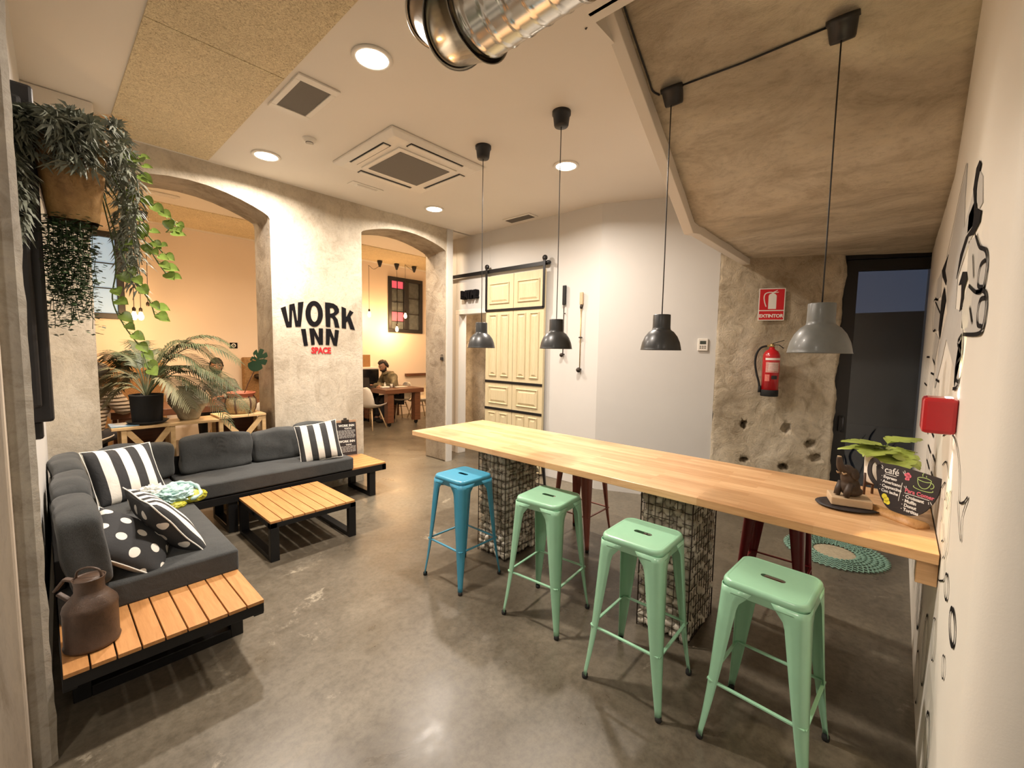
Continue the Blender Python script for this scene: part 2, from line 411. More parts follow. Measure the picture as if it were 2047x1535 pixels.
M_lcd=plain('lcd',(.05,.06,.05),.3)
M_brass=plain('worn_brass',(.48,.34,.15),.4,.8,.2,30)
M_iron=plain('dark_iron',(.05,.04,.032),.5,.7,.2,30)
M_chalk=plain('chalkboard',(.022,.017,.018),.6,0,.1,40)
M_cw=emit('chalk_white',(.78,.76,.74),.0)
M_cp=plain('chalk_pink',(.75,.16,.22),.8); M_cy=plain('chalk_yellow',(.85,.75,.06),.8); M_cg=plain('chalk_green',(.45,.62,.22),.8)
M_wch=plain('chalk_line',(.80,.79,.76),.8)
def m_glass():
    m,nt,p=nm('door_glass'); nt.nodes.remove(p)
    g=N(nt,'ShaderNodeBsdfGlossy'); g.inputs['Roughness'].default_value=.01; g.inputs[0].default_value=(.95,.97,1,1)
    t=N(nt,'ShaderNodeBsdfTransparent'); t.inputs[0].default_value=(.62,.66,.70,1)
    fr=N(nt,'ShaderNodeFresnel'); fr.inputs[0].default_value=1.75
    mx=N(nt,'ShaderNodeMixShader'); nt.links.new(fr.outputs[0],mx.inputs[0]); nt.links.new(t.outputs[0],mx.inputs[1]); nt.links.new(g.outputs[0],mx.inputs[2])
    nt.links.new(mx.outputs[0],nt.nodes['Material Output'].inputs[0]); return m
M_glass=m_glass()
LET={
'W' : [[(1.68, 1.989), (1.728, 2.011), (1.752, 1.855), (1.758, 1.856), (1.764, 2.03), (1.815, 2.048), (1.838, 1.871), (1.844, 1.871), (1.851, 2.062), (1.907, 2.074), (1.874, 1.809), (1.82, 1.807), (1.796, 1.977), (1.791, 1.977), (1.782, 1.8), (1.731, 1.795)]] ,
'O' : [[(2.11, 1.965), (2.109, 1.934), (2.102, 1.903), (2.092, 1.876), (2.077, 1.852), (2.06, 1.833), (2.04, 1.821), (2.019, 1.816), (1.999, 1.817), (1.979, 1.826), (1.961, 1.841), (1.947, 1.861), (1.935, 1.886), (1.928, 1.914), (1.925, 1.945), (1.927, 1.975), (1.933, 2.005), (1.943, 2.032), (1.957, 2.056), (1.974, 2.074), (1.993, 2.087), (2.014, 2.093), (2.034, 2.092), (2.054, 2.085), (2.072, 2.071), (2.088, 2.05), (2.1, 2.025), (2.107, 1.996)], [(2.058, 1.961), (2.057, 1.941), (2.054, 1.922), (2.05, 1.905), (2.044, 1.891), (2.037, 1.88), (2.028, 1.872), (2.02, 1.869), (2.011, 1.871), (2.002, 1.876), (1.995, 1.886), (1.988, 1.899), (1.983, 1.915), (1.98, 1.933), (1.978, 1.952), (1.979, 1.971), (1.982, 1.989), (1.986, 2.006), (1.992, 2.021), (1.999, 2.032), (2.007, 2.039), (2.016, 2.043), (2.025, 2.042), (2.033, 2.036), (2.041, 2.027), (2.048, 2.014), (2.053, 1.998), (2.056, 1.98)]] ,
'R' : [[(2.136, 2.089), (2.185, 2.089), (2.233, 2.083), (2.273, 2.06), (2.293, 2.025), (2.292, 1.99), (2.271, 1.967), (2.244, 1.948), (2.275, 1.911), (2.296, 1.818), (2.244, 1.82), (2.23, 1.895), (2.213, 1.924), (2.193, 1.929), (2.19, 1.82), (2.141, 1.823)], [(2.19, 2.03), (2.214, 2.036), (2.234, 2.023), (2.24, 1.999), (2.231, 1.983), (2.209, 1.973), (2.19, 1.97)]] ,
'K' : [[(2.324, 2.059), (2.375, 2.041), (2.375, 1.95), (2.383, 1.951), (2.422, 2.026), (2.466, 2.003), (2.428, 1.952), (2.481, 1.801), (2.425, 1.809), (2.394, 1.898), (2.374, 1.882), (2.373, 1.813), (2.324, 1.816)]] ,
'I' : [[(1.875, 1.786), (1.923, 1.79), (1.944, 1.611), (1.902, 1.606)]] ,
'N1' : [[(1.961, 1.796), (2.013, 1.8), (2.061, 1.701), (2.063, 1.802), (2.108, 1.803), (2.105, 1.624), (2.062, 1.623), (2.012, 1.726), (2.015, 1.622), (1.979, 1.618)]] ,
'N2' : [[(2.142, 1.802), (2.193, 1.802), (2.233, 1.697), (2.244, 1.796), (2.289, 1.79), (2.263, 1.613), (2.223, 1.619), (2.185, 1.726), (2.176, 1.622), (2.137, 1.624)]] ,
}
MURAL={
'grey' : [[(2.56, 2.384), (2.755, 2.322), (2.999, 2.222), (3.175, 2.129), (3.62, 2.111), (3.076, 1.959), (3.056, 1.901), (2.893, 1.808), (3.265, 1.662), (3.269, 1.432), (2.961, 1.577), (2.788, 1.682), (2.295, 1.565), (2.184, 1.491), (2.061, 1.596), (2.087, 1.689), (2.192, 1.762), (2.468, 1.793), (2.498, 1.922), (2.212, 1.985), (2.048, 2.006), (2.125, 2.128), (2.186, 2.177), (2.335, 2.125), (2.418, 2.096), (2.511, 2.23)], [(2.177, 2.0), (1.944, 1.974), (1.811, 1.915), (1.676, 1.878), (1.628, 1.829), (1.665, 1.78), (1.798, 1.786), (2.039, 1.839), (2.133, 1.894)], [(2.085, 1.839), (1.798, 1.786), (1.627, 1.768), (1.567, 1.729), (1.589, 1.675), (1.703, 1.663), (1.94, 1.672), (2.136, 1.702), (2.18, 1.778)], [(2.061, 1.677), (2.036, 1.623), (2.057, 1.509), (2.211, 1.487), (2.231, 1.566), (2.188, 1.642)], [(3.997, 2.113), (3.62, 2.111), (3.537, 1.95), (4.056, 1.981)], [(4.036, 1.968), (3.46, 1.924), (3.386, 1.745), (4.017, 1.784)], [(3.693, 1.749), (3.317, 1.698), (3.543, 1.552), (3.762, 1.61)], [(2.062, 2.203), (1.948, 2.149), (1.88, 2.054), (1.948, 2.053), (2.038, 2.095), (2.098, 2.173)], [(2.099, 2.121), (2.014, 2.039), (2.115, 2.036), (2.266, 2.046), (2.271, 2.11)]] ,
'black' : [[(2.067, 2.235), (2.015, 2.206), (2.072, 2.166), (2.078, 2.121), (2.021, 2.073), (1.879, 2.031), (1.892, 2.001), (2.038, 1.994), (2.194, 2.02), (2.345, 1.985), (2.53, 1.919), (2.45, 2.003), (2.285, 2.038), (2.089, 2.03), (2.073, 2.063), (2.114, 2.115), (2.186, 2.177), (2.146, 2.235)], [(2.389, 1.876), (2.278, 1.912), (2.131, 1.891), (2.096, 1.862), (2.179, 1.834), (2.169, 1.777), (2.252, 1.766), (2.245, 1.818), (2.276, 1.868)], [(3.175, 2.129), (3.62, 2.111), (3.479, 2.054), (3.137, 1.967), (3.11, 1.988), (3.315, 2.066)], [(3.254, 1.972), (3.384, 1.934), (3.392, 1.845), (3.4, 1.755), (3.248, 1.696), (3.161, 1.811), (3.057, 1.885)]] ,
'line' : [[(2.56, 2.384), (2.755, 2.322), (2.999, 2.222), (3.282, 2.13)], [(1.969, 1.982), (1.83, 1.919), (1.678, 1.88), (1.628, 1.829), (1.665, 1.78), (1.798, 1.786), (2.01, 1.83)], [(1.798, 1.786), (1.628, 1.77), (1.567, 1.729), (1.589, 1.675), (1.687, 1.663), (2.035, 1.676)], [(1.659, 1.853), (1.751, 1.856), (1.784, 1.834), (1.769, 1.801), (1.668, 1.785)], [(1.586, 1.749), (1.691, 1.753), (1.721, 1.721), (1.69, 1.689), (1.607, 1.68)], [(2.076, 1.677), (2.2, 1.653), (2.056, 1.618)], [(2.038, 1.599), (2.177, 1.572), (2.149, 1.527), (2.051, 1.52)], [(2.076, 1.677), (2.031, 1.607), (2.057, 1.509), (2.211, 1.487)], [(3.269, 1.432), (3.463, 1.553), (3.762, 1.61), (3.709, 1.76), (4.017, 1.784), (4.259, 1.989), (3.761, 1.953), (4.097, 2.007), (3.997, 2.113)], [(4.036, 1.968), (3.392, 1.845)], [(1.981, 1.922), (1.896, 1.84)], [(1.926, 1.756), (1.821, 1.7)]] ,
}

# ------------------------------------------------------------------ the rooms
YW=4.72; TW=.45; XB=4.285; YM=-.15
SA=Vector((4.285,2.56,0)); SD=Vector((.4,-.917,0)).normalized(); SN=Vector((-.917,-.4,0)).normalized()   # slanted wall: start, direction, inward normal
def sp(t,z,off=0): p=SA+SD*t+SN*off; return Vector((p.x,p.y,z))
b=B(); b.box(-3.2,-3.2,-.1,9.2,9.4,0); struct(b.build('floor',M_floor))
# white ceiling with the wood-wool panel let in, open over the stair flight
b=B(); b.box(-3.2,1.24,ZC,4.9,YW+.02,ZC+.1); b.box(-3.2,-3.2,ZC,1.9,1.24,ZC+.1); b.box(3.9,YW,ZC,4.4,5.4,ZC+.1); struct(b.build('ceiling',M_ceil))
b=B(); b.box(-3.2,YW+TW,ZB,9.2,9.0,ZB+.1); struct(b.build('ceiling_back_room',M_ceil))
b=B()
for ya,yb in ((-1,.45),(.456,1.68),(1.686,2.9),(2.906,4.66)): b.box(.43,ya,ZC-.012,1.09,yb,ZC+.001)
o=b.build('ceiling_panel',M_fibre,bev=.002); tag(o,'wide tan wood wool acoustic panel on the white ceiling above the sofa','ceiling panel'); 
for y in (2.28,.9):
    pass
b=B(); b.box(-3,7.48,ZB-.014,9,8.68,ZB+.001); tag(b.build('ceiling_panel',M_fibre),'tan wood wool strip along the back room ceiling seen through the arches','ceiling panel')
# arched wall with WORK INN
def arch(x0,x1,zs,zc,n=14):
    pts=[]
    for i in range(n+1):
        a=PI-PI*i/n; u=cos(a)
        pts.append(((x0+x1)/2+(x1-x0)/2*u, zs+(zc-zs)*(max(0,1-u*u))**.5*(.55+.45*(1-u*u))))
    return pts
a1=arch(.31,1.60,2.86,3.04); a2=arch(2.575,3.82,2.93,3.07)
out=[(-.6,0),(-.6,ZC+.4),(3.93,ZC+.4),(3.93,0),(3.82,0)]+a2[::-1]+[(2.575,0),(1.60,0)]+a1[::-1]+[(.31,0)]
me=shape2d([out],TW)
bm=bmesh.new(); bm.from_mesh(me)
for v in bm.verts: x,y,z=v.co; v.co=Vector((x,YW+TW/2+z,y))
bmesh.ops.recalc_face_normals(bm,faces=bm.faces)
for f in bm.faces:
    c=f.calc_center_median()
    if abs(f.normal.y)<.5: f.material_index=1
bm.to_mesh(me); bm.free()
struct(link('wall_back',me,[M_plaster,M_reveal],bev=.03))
# white narrow return right of the second arch
b=B(); b.box(3.835,YW-.012,0,3.935,YW+.02,ZC); struct(b.build('trim_1',M_white))
# bath wall with doorway (X = XB), its opening and the passage behind
b=B(); b.box(XB,2.56,0,XB+.14,4.33,ZC+.1); b.box(XB,5.03,0,XB+.14,5.6,ZC+.1); b.box(XB,4.33,2.17,XB+.14,5.03,ZC+.1)
struct(b.build('wall_bath',M_white,bev=.004))
b=B(); b.box(XB-.008,4.97,0,XB+.142,5.045,2.12); b.box(XB-.008,4.3,2.121,XB+.142,5.045,2.185); struct(b.build('trim_2',M_acw,bev=.003))
b=B(); b.box(5.15,3.2,0,5.25,5.8,2.6); struct(b.build('wall_passage',M_rough))
b=B(); b.box(XB+.14,3.2,2.6,5.25,5.8,2.7); struct(b.build('ceiling_passage',M_ceil))
# slanted wall: white part, then stripped concrete pillar with the glass door
tP=1.22; tD=2.30; tE=3.06
def slab(name,t0,t1,z0,z1,mat,off=0,th=.16,**k):
    b=B(); b.prism([sp(t0,z0,off),sp(t1,z0,off),sp(t1,z1,off),sp(t0,z1,off)],-SN*(th+off)); return struct(b.build(name,mat,**k))
slab('wall_slanted',0,tP,0,ZC+.1,M_white)
# stripped concrete with broken holes, carved with a boolean
def rough_wall():
    b=B(); n=40; m=60; w=tD-tP; H=2.62
    R=[]
    for j in range(m+1):
        row=[]
        for i in range(n+1):
            t=tP-.0+w*i/n; z=H*j/m
            d=.012*noise.noise(Vector((t*5,z*5,3)))+.008*noise.noise(Vector((t*17,z*17,1)))
            if i==n: t+=.028*noise.noise(Vector((0,z*4,8)))+.015*noise.noise(Vector((2,z*13,8)))-.0; 
            if i==0: t+=.012*noise.noise(Vector((1,z*9,8)))
            row.append(sp(t,z,.018+d))
        R.append(row)
    b.loft(R,closed=False,smooth=True)
    o=b.build('wall_concrete',M_rough)
    av=sum((p.normal for p in o.data.polygons),Vector()).dot(SN); so=o.modifiers.new('s','SOLIDIFY'); so.thickness=.12; so.offset=-1 if av>0 else 1
    # holes
    cut=B()
    for (t,z,a,hh,r) in ((1.52,.87,.035,.055,.1),(1.90,.86,.045,.06,.3),(1.535,.50,.045,.035,.2),(1.90,.46,.05,.04,.1),(2.12,.72,.05,.045,.2),(2.17,.58,.06,.05,.0),(2.14,2.04,.05,.045,.4),(2.15,2.14,.05,.035,.3)):
        c=sp(t,z,.03); M=Matrix(((SD.x,0,SN.x,0),(SD.y,0,SN.y,0),(0,1,0,0),(0,0,0,1)))
        cut.blob(c,(a,hh,.13),2,M,.5)
    c=cut.build('cutter',M_rough)
    bo=o.modifiers.new('b','BOOLEAN'); bo.object=c; bo.operation='DIFFERENCE'; bo.solver='EXACT'
    dg=bpy.context.evaluated_depsgraph_get(); dg.update()
    me=bpy.data.meshes.new_from_object(o.evaluated_get(dg)); me.materials.clear()
    bpy.data.objects.remove(o); bpy.data.objects.remove(c)
    for p in me.polygons: p.material_index=0
    return link('wall_concrete',me,M_rough)
struct(rough_wall())
b=B(); b.prism([sp(tP+.03,0,-.13),sp(tD-.06,0,-.13),sp(tD-.06,2.7,-.13),sp(tP+.03,2.7,-.13)],-SN*.15); struct(b.build('wall_concrete_core',M_rough))
slab('wall_above_door',tD-.05,tE+.3,2.60,3.2,M_rough,-.05,.2)
# glass door: dark frame, leaf, handle, pane
b=B()
def pb(b,t0,t1,z0,z1,off,th): b.prism([sp(t0,z0,off),sp(t1,z0,off),sp(t1,z1,off),sp(t0,z1,off)],-SN*th)
pb(b,tD-.03,tD+.03,0,2.60,-.05,.08); pb(b,tD-.03,tE+.25,2.52,2.60,-.05,.08)
d=struct(b.build('door_1',M_black,bev=.003))
b=B(); pb(b,tD+.03,tD+.135,.02,2.515,-.06,.05); pb(b,tD+.03,tE+.25,2.41,2.515,-.06,.05); pb(b,tD+.03,tE+.25,.02,.12,-.06,.05); b.build('door_frame',M_blackp,d,bev=.003)
b=B(); pb(b,tD+.13,tE+.25,.11,2.415,-.085,.008); b.build('pane',M_glass,d)
b=B(); b.tube([sp(tD+.08,1.0,-.02),sp(tD+.08,1.0,.01),sp(tD+.08,.86,.012),sp(tD+.08,.86,-.02)],.009); b.box(-.02,-.075,-.006,.02,.075,.006,frameM(sp(tD+.08,.93,-.05),SD,(0,0,1))); b.build('door_handle',M_blackp,d)
# outside: dark yard and low wall below a dusk sky
b=B(); b.box(9.3,-9,-.12,26,14,-.02); b.box(5.7,-9,-.12,9.3,2.2,-.02); struct(b.build('yard_ground',plain('asphalt',(.02,.02,.022),.9)))
b=B(); b.box(13,-9,-.02,13.3,5,2.6); struct(b.build('wall_yard',plain('yard_wall',(.02,.018,.018),.9,0,.3,2)))
# mural wall with rounded near end
def mural_wall():
    r=.09; x1=1.28; pts=[(6.2,YM),(x1+r,YM)]
    for k in range(1,7): a=PI/2+PI/2*k/6; pts.append((x1+r+r*cos(a),YM-r+r*sin(a)))
    pts+=[(x1,-1.0),(6.2,-1.0)]
    b=B(); b.prism([(x,y,0) for x,y in pts],(0,0,3.9)); o=b.build('wall_mural',M_mural)
    for p in o.data.polygons:
        if abs(p.normal.z)<.5: p.use_smooth=True
    o.data.set_sharp_from_angle(angle=.6)
    return struct(o)
mural_wall()
# left wall and the doorway edge the camera looks past
b=B(); b.prism([(-.045,2.3,0),(.012,YW,0),(-.2,YW,0),(-.2,2.3,0)],(0,0,ZC)); struct(b.build('wall_left',M_white))
b=B()
zz=[i*.06 for i in range(0,55)]
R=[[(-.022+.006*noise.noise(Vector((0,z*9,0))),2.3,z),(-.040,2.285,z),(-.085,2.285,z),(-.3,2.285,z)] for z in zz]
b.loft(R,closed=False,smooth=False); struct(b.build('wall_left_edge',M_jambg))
b=B(); b.box(-2.2,2.24,0,-.087,2.5,ZC); struct(b.build('wall_doorway',M_jamb,bev=.008))
b=B(); b.prism([(-.11,2.24,1.62),(-.40,2.24,1.62),(-.40,2.17,1.70),(-.14,2.17,1.715)],(0,0,.02)); struct(b.build('trim_3',M_jamb,bev=.01))
# rest of the shell behind the camera and the back room
b=B(); b.box(-3.2,-3.2,0,-3.1,2.5,ZC); b.box(-3.2,-3.2,0,1.4,-3.1,ZC); b.box(1.28,-3.2,0,1.4,-1,ZC); struct(b.build('wall_near',M_white))
b=B(); 
WX=[(.10,.93),(5.50,6.45)]; z0,z1=1.97,3.26
xs=[-3.2,WX[0][0],WX[0][1],WX[1][0],WX[1][1],9.2]
for i in range(5):
    if i in (1,3): b.box(xs[i],8.9,0,xs[i+1],9.2,z0); b.box(xs[i],8.9,z1,xs[i+1],9.2,ZB+.1)
    else: b.box(xs[i],8.9,0,xs[i+1],9.2,ZB+.1)
struct(b.build('wall_back_room',M_peach))
b=B(); b.box(-3.2,5.0,0,-3.1,9,ZB); b.box(9.1,5,0,9.2,9,ZB); b.box(-3.2,5.1,0,-.55,5.17,ZB); b.box(5.25,5.0,0,9.2,5.1,ZB); struct(b.build('wall_back_room_side',M_peach))
# stair flight over the table: sloping soffit, flat landing, white stringer
def stair():
    sl=[(1.75,3.62),(3.30,2.56),(5.75,2.56)]
    b=B(); n=26
    path=[]
    for k in range(40):
        t=k/39*( (3.30-1.75)+ (5.75-3.30)); x=1.75+t; z=3.62-(x-1.75)*.684 if x<3.30 else 2.56
        path.append((x,z))
    R=[]
    for x,z in path:
        R.append([(x,1.2-(1.36)*i/n,z+.010*noise.noise(Vector((x*7,i*.25,0)))+.012*noise.noise(Vector((x*2.3,i*.06,4)))) for i in range(n+1)])
    b.loft(R,closed=False,smooth=True)
    o=b.build('ceiling_stair_soffit',M_soffit); s=o.modifiers.new('s','SOLIDIFY'); s.thickness=.12; s.offset=1
    for v in o.data.vertices: pass
    struct(o)
    b=B(); dz=.12
    P=[(1.75,3.62-dz),(3.28,2.56-dz+.04),(3.42,2.50),(4.95,2.50),(4.95,3.4),(3.5,3.4),(2.4,4.0),(1.75,4.0)]
    b.prism([(x,1.19,z) for x,z in P],(0,.07,0)); struct(b.build('trim_4',M_ceil,bev=.004))
    b=B(); b.box(1.88,-1.0,ZC,1.95,1.24,4.0); struct(b.build('trim_5',M_ceil))
stair()
# ------------------------------------------------------------------ writing and mural on the walls
def wallfilm(cs,y,th=.002):
    me=shape2d(cs,th); M=Matrix(((1,0,0,0),(0,0,-1,y),(0,1,0,0),(0,0,0,1))); me.transform(M); return me
t=thing('wall_lettering','black WORK INN lettering with red SPACE painted on the plaster pillar','sign',(2.07,YW-.003,1.8))
def rel(me,o): me.transform(Matrix.Translation([-c for c in o])); return me
for k,cs in LET.items():
    link('letter',rel(wallfilm(cs,YW-.003),(2.07,YW-.003,1.8)),M_ink,t)
me=text2d('SPACE',.092,.004,.0035,'CENTER'); me.transform(Matrix(((.82,0,0,.016),(0,0,-1,0),(0,1,0,-.270),(0,0,0,1)))); link('red_word',me,M_redsign,t)
t=thing('wall_mural','black and grey painted hand on the white wall above the red lamp','mural',(2.2,YM+.001,1.9))
for nm_,mt,yy in (('grey','M_inkgrey',.0015),('black','M_ink',.003)):
    b=B()
    for c in MURAL[nm_]:
        me=shape2d([c],.0016); me.transform(Matrix(((1,0,0,0),(0,0,-1,YM+yy),(0,1,0,0),(0,0,0,1)))); b.add(me)
    bmesh.ops.translate(b.bm,verts=b.bm.verts,vec=(-2.2,-YM-.001,-1.9))
    b.build('hand_shading' if nm_=='grey' else 'hand_shadow',globals()[mt],t)
def ribbon(b,pts,w,y,taper=False):
    """flat painted line on the mural wall; pts are (x,z)"""
    P=[Vector((x,z)) for x,z in pts]
    L=[];Rr=[]
    for i,p in enumerate(P):
        d=(P[min(i+1,len(P)-1)]-P[max(i-1,0)]); d=d.normalized() if d.length else Vector((1,0)); n=Vector((-d.y,d.x))*w/2
        if taper: n*= (.35+.65*sin(PI*i/(len(P)-1)))
        L.append((p.x+n.x,y,p.y+n.y)); Rr.append((p.x-n.x,y,p.y-n.y))
    b.loft([L,Rr],closed=False,smooth=False)
def smooth(pts,n=5,closed=False):
    P=[Vector((*p,0)) if len(p)==2 else Vector(p) for p in pts]; out=[]
    m=len(P)
    for i in range(m if closed else m-1):
        p0=P[(i-1)%m] if closed or i>0 else P[i]; p1=P[i]; p2=P[(i+1)%m]; p3=P[(i+2)%m] if closed or i+2<m else p2
        for k in range(n):
            t=k/n; out.append(.5*((2*p1)+(p2-p0)*t+(2*p0-5*p1+4*p2-p3)*t*t+(3*p1-p0-3*p2+p3)*t**3))
    if not closed: out.append(P[-1])
    return out
for l in MURAL['line']:
    b=B(); ribbon(b,[(p.x,p.y) for p in smooth(l)],.012,YM+.0045)
    bmesh.ops.translate(b.bm,verts=b.bm.verts,vec=(-2.2,-YM-.001,-1.9)); b.build('outline_stroke',M_ink,t)
# lower drawing: flame, ovals, sketched houses
t=thing('wall_mural','black line drawing of ovals and houses on the wall below the red lamp','mural',(2.2,YM+.001,.9))
b=B()
def fin(b,n): bmesh.ops.translate(b.bm,verts=b.bm.verts,vec=(-2.2,-YM-.001,-.9)); b.build(n,M_ink,t); return B()
def oval(b,x,z,a,c,w): ribbon(b,[(x+a*cos(k*PI/12),z+c*sin(k*PI/12)) for k in range(25)],w,YM+.003)
for x,z,a,c,w in ((1.82,.905,.055,.035,.009),(1.60,.885,.07,.04,.014),(1.70,.715,.035,.03,.006),(2.05,.62,.07,.07,.006),(2.35,.42,.10,.14,.012),(2.9,.42,.12,.17,.02),(1.95,.30,.08,.1,.012),(2.6,.16,.13,.1,.01),(3.6,.55,.15,.2,.014),(4.3,.4,.2,.2,.012)): oval(b,x,z,a,c,w); b=fin(b,'oval')
for l in ([(2.30,1.10),(2.17,1.15),(2.12,1.10),(2.06,1.14),(2.03,1.09),(1.96,1.17),(1.92,1.08),(1.90,1.0),(1.93,.95),(1.90,.90),(1.98,.86),(2.08,.83),(2.12,.90),(2.2,.96),(2.30,1.10)],[(2.22,1.08),(2.16,1.04),(2.19,1.0)],[(2.10,1.02),(2.05,.98),(2.10,.95),(2.04,.91)],[(2.0,1.0),(1.96,.96),(2.0,.93)],[(2.46,1.28),(2.2,1.33),(1.95,1.33),(1.78,1.27),(1.72,1.20),(1.62,1.22),(1.55,1.25),(1.62,1.18),(1.60,1.12),(1.70,1.16),(1.75,1.19)],[(2.35,1.18),(2.2,1.22),(2.05,1.19)]):
    ribbon(b,[(p.x,p.y) for p in smooth(l)],.006,YM+.003); b=fin(b,'flame_stroke')
for x0,x1,za,zb in ((3.0,3.25,1.20,1.48),(3.5,3.8,1.15,1.5),(2.75,2.95,.95,1.12),(3.1,3.4,.93,1.1),(4.2,4.6,1.2,1.6)):
    for p in ([(x0,za),(x0,zb),(x1,zb),(x1,za),(x0,za)],[((x0+x1)/2,za),((x0+x1)/2,zb)],[(x0,(za+zb)/2),(x1,(za+zb)/2)]): 
        for u,v in zip(p,p[1:]): ribbon(b,[u,v],.013,YM+.003)
    b=fin(b,'house_window')
for k in range(26):
    x=2.7+k*.11; z=.15+.6*abs(noise.noise(Vector((k*.7,0,0)))); ribbon(b,[(q.x,q.y) for q in smooth([(x,z),(x+.05,z+.18),(x-.02,z+.33),(x+.04,z+.45)])],.012+.01*(k%3),YM+.003,True)
fin(b,'grass_strokes')

# ------------------------------------------------------------------ lamps and things on the ceiling
def downlight(x,y,z,power,label,group,col=WARM):
    t=thing('recessed_light',label,'ceiling light',(x,y,z),0,group)
    b=B(); b.lathe([(.088,-.002),(.112,-.002),(.114,-.006),(.108,-.012),(.09,-.012),(.088,-.002)],32); b.build('trim_ring',M_acw,t)
    b=B(); b.lathe([(0,-.008),(.089,-.008),(.089,-.003),(0,-.003)],32); b.build('diffuser',M_lamp,t)
    l=area('downlight',(x,y,z-.02),.17,power,col,spread=2.82); return t
dls=['round ceiling light nearest the metal duct beside the tan panel','round ceiling light near the first arch, left of the air conditioner','round ceiling light behind the second pendant cable','round ceiling light near the second arch and the far corner']
for (x,y),lb in zip(DL,dls): downlight(x,y,ZC,76 if x<2 else 58,lb,'recessed ceiling lights')
for x,y in DL_FILL: downlight(x,y,ZC,34,'added round white fill light in the ceiling behind the camera','added fill lights outside the frame')
downlight(4.75,4.4,2.6,16,'added round fill light in the passage ceiling behind the bath door','added passage fill lights')  # unseen lamp added to brighten the dark passage
for x,y in BR_FILL: downlight(x,y,ZB,46,'added round white fill light hidden in the back room ceiling','added back room fill lights',(1,.74,.48))

t=thing('ceiling_vent','square grey mesh return grille next to the tan panel','vent',(1.255,3.04,ZC))
b=B(); 
for s_ in ((-.13,-.26,.13,-.20),(-.13,.20,.13,.26),(-.13,-.20,-.095,.20),(.095,-.20,.13,.20)): b.box(s_[0],s_[1],-.014,s_[2],s_[3],-.001)
b.build('vent_frame',M_acw,t,bev=.003)
b=B(); b.box(-.095,-.2,-.008,.095,.2,-.001); b.build('grille',M_grille,t)
b=B()
t=thing('ceiling_vent','narrow grey slotted vent in the ceiling corner above the bath door','vent',(4.10,3.62,ZC))
b=B(); b.box(-.085,-.22,-.012,.085,.22,-.001); b.build('vent_frame',M_acw,t,bev=.003)
b=B(); 
for k in range(9): b.box(-.06+k*.0135,-.19,-.018,-.054+k*.0135,.19,-.011)
b.build('grille',M_grille,t)
# cassette air conditioner
t=thing('air_conditioner','white four way cassette air conditioner set in the ceiling','air conditioner',(2.30,3.36,ZC))
R=.475
b=B(); b.loft([[(-R,-R,-.001),(R,-R,-.001),(R,R,-.001),(-R,R,-.001)],[(-R,-R,-.02),(R,-R,-.02),(R,R,-.02),(-R,R,-.02)],[(-R+.05,-R+.05,-.045),(R-.05,-R+.05,-.045),(R-.05,R-.05,-.045),(-R+.05,R-.05,-.045)]],cap=True,smooth=False); b.build('cover',M_acw,t,bev=.006)
b=B(); b.box(-.30,-.30,-.055,.30,.30,-.044); b.build('grille_frame',M_acw,t,bev=.006)
b=B(); b.box(-.255,-.25,-.0585,.255,.25,-.054); b.build('grille',M_grille,t)
for k in range(4):
    a=k*PI/2; M=Matrix.Rotation(a,4,'Z')
    b=B(); b.box(-.27,.355,-.047,.27,.425,-.0445,M); s=b.build('slot',M_blackp,t)
    b=B(); b.box(-.265,.365,-.056,.265,.415,-.046,Matrix.Translation((0,0,-.002))@M@Matrix.Rotation(0,4,'X')); b.build('flap',M_acw,s,bev=.004)
    b=B(); b.box(-.27,.352,-.049,.27,.362,-.0455,M); b.build('slot_gap',M_blackp,s)
t=thing('smoke_detector','small white round smoke detector on the ceiling near the grey return grille','smoke detector',(1.52,3.58,ZC))
b=B(); b.lathe([(0,-.045),(.022,-.043),(.026,-.03),(.042,-.022),(.05,-.008),(.052,-.001)],24); b.build('detector_body',M_acw,t)
b=B(); b.lathe([(.027,-.028),(.0285,-.028),(.0285,-.034),(.027,-.034)],20); b.build('sensor_ring',M_grille,t)
t=thing('emergency_light','small white rectangular emergency light in the ceiling beside the air conditioner','emergency light',(2.33,4.17,ZC))
b=B(); b.box(-.17,-.06,-.008,.17,.06,-.001); b.build('light_frame',M_acw,t,bev=.004)
b=B(); b.loft([[(-.12,-.035,-.007),(.12,-.035,-.007),(.12,.035,-.007),(-.12,.035,-.007)],[(-.10,-.025,-.022),(.10,-.025,-.022),(.10,.025,-.022),(-.10,.025,-.022)]],cap=True,smooth=False); b.build('lens',M_acw,t,bev=.004)
t=thing('emergency_light','small white emergency light in the back room ceiling seen above the arch opening','emergency light',(1.12,7.08,ZB))
b=B(); b.box(-.2,-.06,-.03,.2,.06,-.001); b.build('light_frame',M_acw,t,bev=.006)
b=B(); b.box(-.16,-.035,-.036,.16,.035,-.029); b.build('lens',M_acw,t,bev=.003)
o=tag(B().box(-.08,4.2,3.10,.33,4.55,ZC-.001).build('wall_box',M_acw,bev=.012),'white box fixed at the ceiling behind the hanging planter','box')

